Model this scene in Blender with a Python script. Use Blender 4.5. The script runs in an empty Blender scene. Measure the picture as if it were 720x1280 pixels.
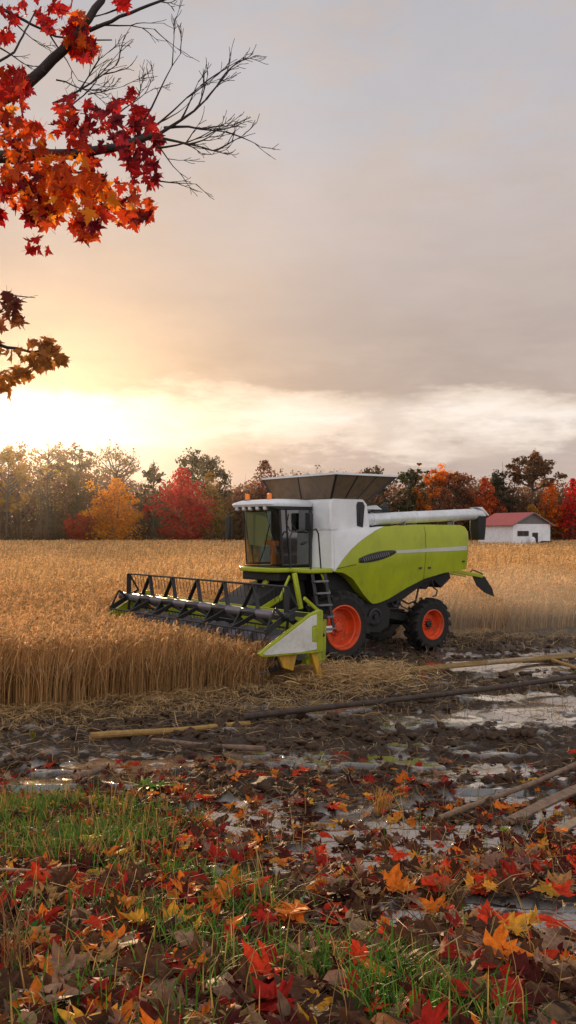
import bpy, bmesh, math, random
import numpy as np
from mathutils import Vector, Matrix, Euler

random.seed(7)
rng = np.random.default_rng(11)
scene = bpy.context.scene
col = scene.collection
R = math.radians
CAM_H = 3.4

# ------------------------------------------------------------------ helpers
def tag(o, label=None, cat=None, group=None, kind=None):
    if label: o['label'] = label
    if cat: o['category'] = cat
    if group: o['group'] = group
    if kind: o['kind'] = kind
    return o

def empty(name, loc=(0, 0, 0), rz=0):
    o = bpy.data.objects.new(name, None)
    o.empty_display_size = 0.2
    col.objects.link(o)
    o.location = loc
    o.rotation_euler = (0, 0, rz)
    return o

def copy_tree(o, parent=None):
    c = o.copy()
    col.objects.link(c)
    c.parent = parent
    for ch in list(o.children):
        copy_tree(ch, c)
    return c

def link_mesh(name, me, mat, parent=None, smooth=False):
    o = bpy.data.objects.new(name, me)
    col.objects.link(o)
    if mat: me.materials.append(mat)
    if parent: o.parent = parent
    if smooth:
        me.polygons.foreach_set('use_smooth', [True] * len(me.polygons))
    return o

def np_mesh(name, V, quads=None, tris=None, colors=None, attrs=None):
    """mesh from arrays; quads (M,4), tris (K,3); colors (nv,3) -> point colour attribute 'Col'"""
    me = bpy.data.meshes.new(name)
    V = np.asarray(V, dtype=np.float32)
    parts, starts, totals, pos = [], [], [], 0
    for F in (quads, tris):
        if F is None or len(F) == 0: continue
        F = np.asarray(F, dtype=np.int32)
        n, k = F.shape
        parts.append(F.ravel())
        starts.append(pos + np.arange(n, dtype=np.int32) * k)
        totals.append(np.full(n, k, dtype=np.int32))
        pos += n * k
    loops = np.concatenate(parts)
    starts = np.concatenate(starts)
    me.vertices.add(len(V)); me.vertices.foreach_set('co', V.ravel())
    me.loops.add(len(loops)); me.loops.foreach_set('vertex_index', loops)
    me.polygons.add(len(starts)); me.polygons.foreach_set('loop_start', starts)
    me.update(calc_edges=True)
    if colors is not None:
        a = me.color_attributes.new('Col', 'FLOAT_COLOR', 'POINT')
        c4 = np.ones((len(V), 4), dtype=np.float32); c4[:, :3] = colors
        a.data.foreach_set('color', c4.ravel())
    for k, v in (attrs or {}).items():
        a = me.attributes.new(k, 'FLOAT', 'POINT')
        a.data.foreach_set('value', np.asarray(v, dtype=np.float32))
    return me

class Acc:
    """accumulates numpy geometry"""
    def __init__(s): s.V, s.Q, s.T, s.C, s.n = [], [], [], [], 0
    def add(s, V, Q=None, T=None, C=None):
        s.V.append(V)
        if Q is not None and len(Q): s.Q.append(Q + s.n)
        if T is not None and len(T): s.T.append(T + s.n)
        if C is not None: s.C.append(C)
        s.n += len(V)
    def ribbons(s, P, W, side, C=None):
        """P (N,K,3) centre lines, W (N,K) half widths, side (N,3) or (N,K,3), C (N,3) or (N,K,3)"""
        N, K, _ = P.shape
        if side.ndim == 2: side = side[:, None, :]
        off = side * W[:, :, None]
        V = np.stack([P - off, P + off], axis=2).reshape(-1, 3)
        idx = np.arange(N * K * 2).reshape(N, K, 2)
        Q = np.stack([idx[:, :-1, 0], idx[:, :-1, 1], idx[:, 1:, 1], idx[:, 1:, 0]], axis=-1).reshape(-1, 4)
        if C is not None:
            if C.ndim == 2: C = np.repeat(C[:, None, :], K, axis=1)
            C = np.repeat(C[:, :, None, :], 2, axis=2).reshape(-1, 3)
        s.add(V, Q, None, C)
    def proto(s, PV, PT, loc, M, C=None):
        """copies of a triangle prototype: PV (nv,3), PT (nt,3), loc (N,3), M (N,3,3), C (N,3)"""
        N, nv = len(loc), len(PV)
        V = (np.einsum('nij,vj->nvi', M, PV) + loc[:, None, :]).reshape(-1, 3)
        T = (PT[None] + (np.arange(N) * nv)[:, None, None]).reshape(-1, PT.shape[1])
        if C is not None: C = np.repeat(C[:, None, :], nv, axis=1).reshape(-1, 3)
        if PT.shape[1] == 3: s.add(V, None, T, C)
        else: s.add(V, T, None, C)
    def mesh(s, name):
        cat = lambda L: np.concatenate(L) if L else None
        return np_mesh(name, cat(s.V), cat(s.Q), cat(s.T), cat(s.C))

def rotmats(az, tilt, roll):
    """(N) arrays: Rz(az) @ Rx(tilt) @ Rz(roll)"""
    def rz(a):
        c, s, z, o = np.cos(a), np.sin(a), np.zeros_like(a), np.ones_like(a)
        return np.stack([np.stack([c, -s, z], -1), np.stack([s, c, z], -1), np.stack([z, z, o], -1)], -2)
    def rx(a):
        c, s, z, o = np.cos(a), np.sin(a), np.zeros_like(a), np.ones_like(a)
        return np.stack([np.stack([o, z, z], -1), np.stack([z, c, -s], -1), np.stack([z, s, c], -1)], -2)
    return rz(az) @ rx(tilt) @ rz(roll)

def vnoise(x, y, seed=0):
    xi, yi = np.floor(x).astype(np.int64), np.floor(y).astype(np.int64)
    fx, fy = x - xi, y - yi
    fx = fx * fx * fx * (fx * (fx * 6 - 15) + 10); fy = fy * fy * fy * (fy * (fy * 6 - 15) + 10)
    def h(a, b):
        n = (a * 374761393 + b * 668265263 + seed * 974634777) & 0xffffffff
        n = ((n ^ (n >> 13)) * 1274126177) & 0xffffffff
        n = ((n ^ (n >> 16)) * 2246822519) & 0xffffffff
        return ((n ^ (n >> 15)) & 0xffff) / 65535.0
    return (h(xi, yi) * (1 - fx) + h(xi + 1, yi) * fx) * (1 - fy) + (h(xi, yi + 1) * (1 - fx) + h(xi + 1, yi + 1) * fx) * fy

def fbm(x, y, oct=4, seed=0):
    v, a, t = 0, 1.0, 0
    for i in range(oct):
        v = v + a * vnoise(x * 2 ** i + 17.3 * i, y * 2 ** i - 9.1 * i, seed + i); t += a; a *= .5
    return v / t

def sstep(a, b, x):
    t = np.clip((x - a) / (b - a), 0, 1)
    return t * t * (3 - 2 * t)

class MB:
    """collects hard-surface shapes into one mesh object"""
    def __init__(s): s.bm = bmesh.new()
    def poly(s, pts, faces):
        vs = [s.bm.verts.new(p) for p in pts]
        for f in faces:
            try: s.bm.faces.new([vs[i] for i in f])
            except ValueError: pass
        return s
    def box(s, c, d, rot=None):
        m = Matrix.Translation(c) @ (Euler(rot).to_matrix().to_4x4() if rot else Matrix())
        pts = [m @ Vector((x * d[0] / 2, y * d[1] / 2, z * d[2] / 2)) for x in (-1, 1) for y in (-1, 1) for z in (-1, 1)]
        return s.poly(pts, [(0, 1, 3, 2), (4, 6, 7, 5), (0, 4, 5, 1), (2, 3, 7, 6), (0, 2, 6, 4), (1, 5, 7, 3)])
    def bar(s, a, b, w, h, up=(0, 0, 1)):
        a, b = Vector(a), Vector(b)
        d = (b - a).normalized(); u = Vector(up)
        if abs(d.dot(u)) > .98: u = Vector((1, 0, 0))
        x = d.cross(u).normalized(); y = x.cross(d).normalized()
        pts = [p + x * i * w / 2 + y * j * h / 2 for p in (a, b) for i, j in ((-1, -1), (1, -1), (1, 1), (-1, 1))]
        return s.poly(pts, [(3, 2, 1, 0), (4, 5, 6, 7), (0, 1, 5, 4), (1, 2, 6, 5), (2, 3, 7, 6), (3, 0, 4, 7)])
    def tube(s, pts, r, seg=10, cap=True):
        pts = [Vector(p) for p in pts]
        rs = r if isinstance(r, (list, tuple)) else [r] * len(pts)
        prev = None; rings = []
        for i, p in enumerate(pts):
            d = (pts[min(i + 1, len(pts) - 1)] - pts[max(i - 1, 0)])
            d = d.normalized() if d.length > 1e-9 else Vector((0, 0, 1))
            if prev is None:
                u = Vector((0, 0, 1)) if abs(d.z) < .9 else Vector((1, 0, 0))
                x = d.cross(u).normalized()
            else:
                x = (prev - d * prev.dot(d)).normalized()
            prev = x; y = d.cross(x)
            rings.append([s.bm.verts.new(p + (x * math.cos(t) + y * math.sin(t)) * rs[i]) for t in [2 * math.pi * k / seg for k in range(seg)]])
        for A, B in zip(rings, rings[1:]):
            for k in range(seg):
                s.bm.faces.new((A[k], A[(k + 1) % seg], B[(k + 1) % seg], B[k]))
        if cap:
            s.bm.faces.new(rings[0][::-1]); s.bm.faces.new(rings[-1])
        return s
    def lathe(s, prof, c=(0, 0, 0), axis='y', seg=40, close=False, cap0=True):
        """prof = [(radius, along)]"""
        rings = []
        for r, h in prof:
            ring = []
            for k in range(seg):
                t = 2 * math.pi * k / seg
                a, b = r * math.cos(t), r * math.sin(t)
                p = {'y': (a, h, b), 'z': (a, b, h), 'x': (h, a, b)}[axis]
                ring.append(s.bm.verts.new(Vector(c) + Vector(p)))
            rings.append(ring)
        pairs = list(zip(rings, rings[1:])) + ([(rings[-1], rings[0])] if close else [])
        for A, B in pairs:
            for k in range(seg):
                s.bm.faces.new((A[k], B[k], B[(k + 1) % seg], A[(k + 1) % seg]))
        if not close:
            for ring, (r, h) in ((rings[0], prof[0]), (rings[-1], prof[-1]))[0 if cap0 else 1:]:
                if r > 1e-4:
                    s.bm.faces.new(ring)
        return s
    def prism(s, pts, lo, hi, axis='y'):
        """2-D outline extruded; axis y: pts are (x,z)"""
        f = {'y': lambda p, h: (p[0], h, p[1]), 'x': lambda p, h: (h, p[0], p[1]), 'z': lambda p, h: (p[0], p[1], h)}[axis]
        n = len(pts)
        return s.poly([f(p, lo) for p in pts] + [f(p, hi) for p in pts],
                      [tuple(range(n))[::-1], tuple(range(n, 2 * n))] + [(i, (i + 1) % n, n + (i + 1) % n, n + i) for i in range(n)])
    def build(s, name, mat, parent=None, bevel=0, smooth=None, seg=2):
        bmesh.ops.remove_doubles(s.bm, verts=s.bm.verts, dist=1e-5)
        bmesh.ops.recalc_face_normals(s.bm, faces=s.bm.faces)
        me = bpy.data.meshes.new(name); s.bm.to_mesh(me); s.bm.free()
        o = link_mesh(name, me, mat, parent)
        if bevel:
            m = o.modifiers.new('bevel', 'BEVEL'); m.width = bevel; m.segments = seg; m.limit_method = 'ANGLE'; m.angle_limit = R(35)
        if smooth is None: smooth = 35
        if smooth:
            me.polygons.foreach_set('use_smooth', [True] * len(me.polygons))
            try: me.set_sharp_from_angle(angle=R(smooth))
            except Exception: pass
        return o

# ------------------------------------------------------------------ materials
def new_mat(name):
    m = bpy.data.materials.new(name); m.use_nodes = True
    nt = m.node_tree; nt.nodes.clear()
    return m, nt, nt.nodes, nt.links

def nd(nt, t, **kw):
    n = nt.nodes.new(t)
    for k, v in kw.items():
        if k.startswith('i_'): n.inputs[k[2:].replace('_', ' ')].default_value = v
        else: setattr(n, k, v)
    return n

def mixc(nt, fac, a, b, mode='MIX'):
    n = nt.nodes.new('ShaderNodeMix'); n.data_type = 'RGBA'; n.blend_type = mode
    for sock, v in ((n.inputs[0], fac), (n.inputs[6], a), (n.inputs[7], b)):
        if isinstance(v, bpy.types.NodeSocket): nt.links.new(v, sock)
        else: sock.default_value = (*v, 1) if isinstance(v, tuple) and len(v) == 3 else v
    return n.outputs[2]

def mathn(nt, op, a, b=None, clamp=False):
    n = nt.nodes.new('ShaderNodeMath'); n.operation = op; n.use_clamp = clamp
    for i, v in enumerate((a, b)):
        if v is None: continue
        if isinstance(v, bpy.types.NodeSocket): nt.links.new(v, n.inputs[i])
        else: n.inputs[i].default_value = v
    return n.outputs[0]

def noise_ramp(nt, vec, scale, lo, hi, detail=5, rough=.6):
    n = nd(nt, 'ShaderNodeTexNoise'); n.inputs['Scale'].default_value = scale; n.inputs['Detail'].default_value = detail; n.inputs['Roughness'].default_value = rough
    if vec is not None: nt.links.new(vec, n.inputs['Vector'])
    r = nd(nt, 'ShaderNodeMapRange'); r.inputs['From Min'].default_value = lo; r.inputs['From Max'].default_value = hi
    nt.links.new(n.outputs[0], r.inputs['Value'])
    return r.outputs[0]

def paint(name, base, rough=.4, metal=0, dirt=.5, dirtcol=(.09, .06, .035), zlo=.6, zhi=2.6, scale=3.0, spec=.5, streak=True):
    """painted / metal surface with procedural grime that gets heavier low down"""
    m, nt, N, L = new_mat(name)
    out = nd(nt, 'ShaderNodeOutputMaterial'); p = nd(nt, 'ShaderNodeBsdfPrincipled')
    tc = nd(nt, 'ShaderNodeTexCoord'); geo = nd(nt, 'ShaderNodeNewGeometry')
    sep = nd(nt, 'ShaderNodeSeparateXYZ'); L.new(geo.outputs['Position'], sep.inputs[0])
    low = nd(nt, 'ShaderNodeMapRange'); low.inputs['From Min'].default_value = zhi; low.inputs['From Max'].default_value = zlo
    L.new(sep.outputs[2], low.inputs['Value'])
    f1 = noise_ramp(nt, geo.outputs['Position'], scale, .45, .75, 8, .7)
    mp = nd(nt, 'ShaderNodeMapping'); mp.inputs['Scale'].default_value = (5, 5, .5); L.new(geo.outputs['Position'], mp.inputs[0])
    f2 = noise_ramp(nt, mp.outputs[0], 2.2, .5, .8, 6, .65)
    f3 = noise_ramp(nt, geo.outputs['Position'], 28, .62, .72, 4, .6)
    amt = mathn(nt, 'ADD', mathn(nt, 'MULTIPLY', low.outputs[0], .75), .22)
    tot = mathn(nt, 'ADD', f1, f2 if streak else 0.0); tot = mathn(nt, 'ADD', tot, mathn(nt, 'MULTIPLY', f3, .5))
    fac = mathn(nt, 'MULTIPLY', mathn(nt, 'MULTIPLY', tot, amt), dirt, True)
    var = noise_ramp(nt, geo.outputs['Position'], 1.3, .3, .7, 3)
    c0 = mixc(nt, var, tuple(v * .86 for v in base), tuple(min(1, v * 1.06) for v in base))
    c = mixc(nt, fac, c0, dirtcol)
    L.new(c, p.inputs['Base Color'])
    rr = nd(nt, 'ShaderNodeMapRange'); rr.inputs['To Min'].default_value = rough; rr.inputs['To Max'].default_value = .85
    L.new(fac, rr.inputs['Value']); L.new(rr.outputs[0], p.inputs['Roughness'])
    p.inputs['Metallic'].default_value = metal
    p.inputs['Specular IOR Level'].default_value = spec
    bp = nd(nt, 'ShaderNodeBump'); bp.inputs['Strength'].default_value = .12; bp.inputs['Distance'].default_value = .02
    L.new(fac, bp.inputs['Height']); L.new(bp.outputs[0], p.inputs['Normal'])
    L.new(p.outputs[0], out.inputs[0])
    return m

def leafy(name, trans=.45, rough=.6, gain=1.0, base=None, spec=.3, var=None):
    """thin foliage coloured from the 'Col' attribute"""
    m, nt, N, L = new_mat(name)
    out = nd(nt, 'ShaderNodeOutputMaterial'); p = nd(nt, 'ShaderNodeBsdfPrincipled'); t = nd(nt, 'ShaderNodeBsdfTranslucent'); mx = nd(nt, 'ShaderNodeMixShader')
    if base is None:
        a = nd(nt, 'ShaderNodeAttribute', attribute_name='Col'); c = a.outputs['Color']
    else:
        rgb = nd(nt, 'ShaderNodeRGB'); rgb.outputs[0].default_value = (*base, 1); c = rgb.outputs[0]
    geo = nd(nt, 'ShaderNodeNewGeometry')
    if var:
        f = noise_ramp(nt, geo.outputs['Position'], var, .3, .72, 5, .65)
        c = mixc(nt, f, c, mixc(nt, 1.0, c, (.45, .36, .30), 'MULTIPLY'))
    L.new(c, p.inputs['Base Color'])
    g = mixc(nt, 1.0, c, (gain, gain, gain), 'MULTIPLY')
    L.new(g, t.inputs['Color'])
    p.inputs['Roughness'].default_value = rough; p.inputs['Specular IOR Level'].default_value = spec
    mx.inputs[0].default_value = trans
    L.new(p.outputs[0], mx.inputs[1]); L.new(t.outputs[0], mx.inputs[2]); L.new(mx.outputs[0], out.inputs[0])
    return m

def bark(name, c1, c2, scale=8):
    m, nt, N, L = new_mat(name)
    out = nd(nt, 'ShaderNodeOutputMaterial'); p = nd(nt, 'ShaderNodeBsdfPrincipled'); geo = nd(nt, 'ShaderNodeNewGeometry')
    f = noise_ramp(nt, geo.outputs['Position'], scale, .3, .7, 6, .65)
    L.new(mixc(nt, f, c1, c2), p.inputs['Base Color']); p.inputs['Roughness'].default_value = .8
    b = nd(nt, 'ShaderNodeBump'); b.inputs['Strength'].default_value = .4; b.inputs['Distance'].default_value = .02
    L.new(f, b.inputs['Height']); L.new(b.outputs[0], p.inputs['Normal'])
    L.new(p.outputs[0], out.inputs[0])
    return m

def glass(name, tint, alpha=.3):
    """thin sheet glass: fresnel reflection over a tinted see-through pane"""
    m, nt, N, L = new_mat(name)
    out = nd(nt, 'ShaderNodeOutputMaterial'); t = nd(nt, 'ShaderNodeBsdfTransparent'); g = nd(nt, 'ShaderNodeBsdfGlossy'); d = nd(nt, 'ShaderNodeBsdfDiffuse')
    fr = nd(nt, 'ShaderNodeFresnel'); fr.inputs[0].default_value = 1.6
    t.inputs[0].default_value = (*tint, 1); g.inputs['Roughness'].default_value = .03
    d.inputs[0].default_value = (.25, .24, .19, 1)
    geo = nd(nt, 'ShaderNodeNewGeometry')
    dust = mathn(nt, 'MULTIPLY', noise_ramp(nt, geo.outputs['Position'], 4, .35, .8, 6), alpha)
    m1 = nd(nt, 'ShaderNodeMixShader'); m2 = nd(nt, 'ShaderNodeMixShader')
    L.new(dust, m1.inputs[0]); L.new(t.outputs[0], m1.inputs[1]); L.new(d.outputs[0], m1.inputs[2])
    L.new(mathn(nt, 'ADD', fr.outputs[0], .01), m2.inputs[0]); L.new(m1.outputs[0], m2.inputs[1]); L.new(g.outputs[0], m2.inputs[2])
    L.new(m2.outputs[0], out.inputs[0])
    return m

M = {}
M['green'] = paint('lime_paint', (.37, .425, .010), .24, 0, .62)
M['white'] = paint('white_paint', (.82, .82, .83), .24, 0, .2, zlo=1.2, zhi=5.0)
M['roofwhite'] = paint('roof_white_paint', (.78, .79, .82), .3, 0, .25, zlo=1, zhi=6)
M['divider'] = paint('worn_white_paint', (.70, .68, .63), .45, 0, .62, (.20, .13, .04), zlo=.5, zhi=1.9, scale=5, streak=False)
M['black'] = paint('black_metal', (.010, .010, .011), .40, .0, .3, (.04, .03, .02))
M['dark'] = paint('dark_chassis', (.008, .008, .008), .6, 0, .4, (.025, .018, .012))
M['steel'] = paint('worn_steel', (.22, .21, .24), .34, .45, .35, (.03, .025, .02))
M['silver'] = paint('silver_paint', (.74, .75, .77), .28, .2, .35, zlo=2, zhi=6)
M['rubber'] = paint('tyre_rubber', (.009, .009, .009), .75, 0, .8, (.04, .027, .017), zlo=0, zhi=2.2, scale=6)
M['orange'] = paint('orange_rim_paint', (.78, .075, .012), .4, 0, .95, (.12, .05, .02), zlo=0, zhi=2.2, scale=4)
M['yellow'] = paint('yellow_paint', (.62, .33, .02), .5, 0, .7)
M['seat'] = paint('seat_fabric', (.02, .02, .025), .9, 0, .2)
M['amber'] = paint('amber_plastic', (.95, .22, .01), .2, 0, .05)
M['lamp'] = paint('lamp_lens', (.75, .75, .72), .12, 0, .05)
M['hopper'] = paint('hopper_sheet', (.20, .135, .085), .5, .1, .6, (.05, .035, .025), zlo=4, zhi=5.4, scale=4)
M['stripe'] = paint('grey_stripe', (.52, .52, .46), .35, 0, .4)
M['glass'] = glass('cab_glass', (.64, .70, .58), .04)
M['doorglass'] = glass('door_glass', (.22, .28, .31), .03)

# ------------------------------------------------------------------ ground
DY = np.array([-60, 0, 3, 4, 6, 8, 10, 12, 14, 18, 24, 40, 4000.])
DD = np.array([1.5, 1.5, 1.76, 1.98, 2.40, 2.76, 3.03, 3.20, 3.30, 3.38, 3.40, 3.40, 3.40])
A0 = R(36.5)
FW = np.array([-math.cos(A0), -math.sin(A0)]); NM = np.array([math.sin(A0), -math.cos(A0)])
CC = np.array([1.40, 23.3]) - 1.75 * NM            # combine: ground point under the front axle

def st(x, y):
    dx, dy = x - CC[0], y - CC[1]
    return dx * FW[0] + dy * FW[1], dx * NM[0] + dy * NM[1]

def wheat_depth(x, y):
    """metres inside the standing crop (negative = outside)"""
    s, t = st(x, y)
    wob = (fbm(x * .5, y * .5, 3, 5) - .5) * .9 + (fbm(x * 2.2, y * 2.2, 2, 6) - .5) * .55
    near = np.interp(s, [-40, 3.3, 9.2, 30], [3.8, 3.8, 2.9, 0.4])        # uncut block ahead of the header
    ahead = np.minimum(s - 3.55, near - t + wob)
    far = np.interp(s, [-60, -25, -10, -6, -1, 3.6, 5], [5.0, 2.0, -0.05, -1.9, -3.4, -3.7, -3.7]) - t + wob * 1.2 + (fbm(x * 1.6, y * 1.6, 2, 8) - .5) * .6
    return np.maximum(ahead, far)

HOLLOWS = [(4.4, 17.4, 2.0, 1.6, .10), (3.5, 13.3, 1.5, 1.0, .10), (1.9, 12.4, 1.0, .9, .09), (2.9, 25.0, 2.0, 1.3, .12), (7.5, 26.5, 2.5, 1.2, .11), (-.6, 14.4, 1.2, .7, .06),
           (-.1, 9.3, .6, 1.0, .10), (.5, 7.7, .45, .6, .09), (1.0, 5.8, .5, .45, .12), (1.5, 5.0, .35, .35, .12), (-.35, 6.6, .4, .5, .10), (6.0, 21.0, 2.0, 1.0, .08), (.6, 17.2, 1.5, .7, .06)]

def rut_mask(x, y):
    s_, t_ = st(x, y)
    return np.exp(-((np.abs(t_ - .1 * np.sin(s_ * .4)) - 1.42) / .30) ** 2) * sstep(-.6, -1.6, s_)

def wetmask(x, y):
    base = fbm(x * .42 + .10 * y, y * .62, 4, 21)
    fine = fbm(x * 1.7, y * 2.4, 3, 33)
    zone = sstep(3.8, 5.5, y) * (1 - sstep(23, 28, y))
    far_ = sstep(8.2, 9.8, y)
    thr = (.600 - .070 * sstep(-2.5, 3, x)) * far_ + (.64 - .095 * sstep(-1.2, .2, x)) * (1 - far_)
    thr = thr - .05 * rut_mask(x, y)
    for x0, y0, rx, ry, am in HOLLOWS:                      # hollows where rain water stands
        thr = thr - am * np.exp(-((x - x0) / rx) ** 2 - ((y - y0) / ry) ** 2)
    return sstep(thr - .03, thr + .02, base * .58 + fine * .28 + .14 * fbm(x * 5, y * 6, 3, 39)) * zone

def ground_z(x, y, detail=True):
    z = CAM_H - np.interp(y, DY, DD)
    # the bank stands a little higher on the left
    z = z + .12 * np.exp(-((y - 8) / 3.0) ** 2) * sstep(0.5, -3.0, x) + (fbm(x * .35, y * .35, 3, 3) - .5) * .12 * sstep(40, 25, y)
    w = wetmask(x, y)
    if detail:
        crop = sstep(-.2, .5, wheat_depth(x, y))
        mud = sstep(7.5, 10.5, y) * (1 - sstep(30, 40, y)) * (1 - .8 * crop)
        f1 = fbm(x * 2.6, y * 2.6, 5, 41); f2 = fbm(x * 7, y * 7, 4, 57)
        cl = np.abs(f1 - .5) * 2
        rut = np.sin((st(x, y)[1]) * 3.1 + fbm(x * .3, y * .3, 2, 9) * 5) * .035
        lump = (.20 * (cl - .28) + .13 * (f2 - .5) + rut * sstep(12, 15, y)) * mud + (1 - mud) * (.09 * (f1 - .5) + .03 * (f2 - .5)) * sstep(60, 30, y)
        lo = np.floor(z / .07) * .07 - .035
        s_, t_ = st(x, y)
        lug = np.sin(s_ * 22 + np.sign(t_) * np.abs(np.abs(t_) - 1.42) * 14)
        lump = lump - rut_mask(x, y) * (.09 + .035 * lug)
        z = (z + lump) * (1 - w) + (np.where(y < 11, lo, z + .02)) * w
    return z

ys = np.concatenate([np.linspace(-60, 2.2, 12), 2.5 * (30 / 2.5) ** (np.arange(820) / 819.0), 30 * (3000 / 30) ** (np.arange(1, 90) / 89.0)])
us = np.linspace(-1, 1, 420)
hw = np.where(ys < 2.3, 40, .40 * np.abs(ys) + .9) + np.where(ys > 30, (ys - 30) * 1.0, 0)
GX = us[None, :] * hw[:, None]
ext = np.array([.15, .4, .8, 1.4, 2.2, 3.3, 5, 8, 14, 30, 80.])
GX = np.concatenate([-hw[:, None] - ext[::-1][None, :], GX, hw[:, None] + ext[None, :]], 1); GY = np.repeat(ys[:, None], GX.shape[1], 1)
gz = ground_z(GX, GY); gw = wetmask(GX, GY); gc = sstep(-1.2, .3, wheat_depth(GX, GY))
nY, nX = GX.shape
idx = np.arange(nY * nX).reshape(nY, nX)
Q = np.stack([idx[:-1, :-1], idx[:-1, 1:], idx[1:, 1:], idx[1:, :-1]], -1).reshape(-1, 4)
me = np_mesh('ground', np.stack([GX, GY, gz], -1).reshape(-1, 3), Q, attrs={'wet': gw.ravel(), 'crop': gc.ravel()})

m, nt, N, L = new_mat('mud')
out = nd(nt, 'ShaderNodeOutputMaterial'); p = nd(nt, 'ShaderNodeBsdfPrincipled'); geo = nd(nt, 'ShaderNodeNewGeometry')
wet = nd(nt, 'ShaderNodeAttribute', attribute_name='wet').outputs['Fac']; crop = nd(nt, 'ShaderNodeAttribute', attribute_name='crop').outputs['Fac']
f1 = noise_ramp(nt, geo.outputs['Position'], 3, .3, .7, 8, .65); f2 = noise_ramp(nt, geo.outputs['Position'], 22, .35, .7, 6, .65)
c = mixc(nt, f1, (.028, .014, .007), (.105, .056, .027)); c = mixc(nt, mathn(nt, 'MULTIPLY', f2, .6), c, (.045, .025, .013))
c = mixc(nt, crop, c, mixc(nt, f2, (.10, .058, .024), (.045, .028, .014)))
film = noise_ramp(nt, geo.outputs['Position'], 1.6, .42, .62, 5, .6)     # wet film over the mud
c = mixc(nt, wet, c, (.060, .048, .039))   # silty standing water
L.new(wet, p.inputs['Coat Weight']); p.inputs['Coat IOR'].default_value = 1.8; p.inputs['Coat Roughness'].default_value = .06
L.new(mathn(nt, 'ADD', .45, mathn(nt, 'MULTIPLY', wet, .5)), p.inputs['Specular IOR Level'])
L.new(c, p.inputs['Base Color'])
rg = nd(nt, 'ShaderNodeMapRange'); rg.inputs['To Min'].default_value = .85; rg.inputs['To Max'].default_value = .42; L.new(film, rg.inputs['Value'])
rg2 = mathn(nt, 'ADD', mathn(nt, 'MULTIPLY', rg.outputs[0], mathn(nt, 'SUBTRACT', 1.0, wet)), mathn(nt, 'MULTIPLY', wet, .06))
rg3 = mathn(nt, 'MAXIMUM', rg2, mathn(nt, 'MULTIPLY', crop, .85))
L.new(rg3, p.inputs['Roughness'])
b = nd(nt, 'ShaderNodeBump'); b.inputs['Distance'].default_value = .03
L.new(mathn(nt, 'SUBTRACT', 1.0, mathn(nt, 'MULTIPLY', wet, .96)), b.inputs['Strength'])
L.new(mathn(nt, 'ADD', f2, mathn(nt, 'MULTIPLY', noise_ramp(nt, geo.outputs['Position'], 70, .3, .7, 4), .4)), b.inputs['Height']); L.new(b.outputs[0], p.inputs['Normal'])
L.new(p.outputs[0], out.inputs[0])
MUD = m
tag(link_mesh('ground', me, MUD, smooth=True), kind='structure')

# ------------------------------------------------------------------ standing crop
def rand_dirs(n):
    a = rng.uniform(0, 2 * np.pi, n)
    return np.stack([np.cos(a), np.sin(a), np.zeros(n)], -1)

def wheat_colors(n, x, y):
    t = rng.random(n) * .7 + .3 * fbm(x * .12, y * .3, 3, 71)
    patch = .80 + .40 * fbm(x * .25, y * .12, 3, 73)
    c = np.stack([.55 + .20 * t, .335 + .16 * t, .135 + .105 * t], -1) * patch[:, None]
    return c * rng.uniform(.38, 1.3, (n, 1))

def sample_zone(y0, y1, dens, fan=.36, pad=2.6):
    xm = fan * y1 + pad
    n = int((y1 - y0) * 2 * xm * dens)
    x = rng.uniform(-xm, xm, n); y = rng.uniform(y0, y1, n)
    k = (np.abs(x) < fan * y + pad)
    return x[k], y[k]

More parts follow.
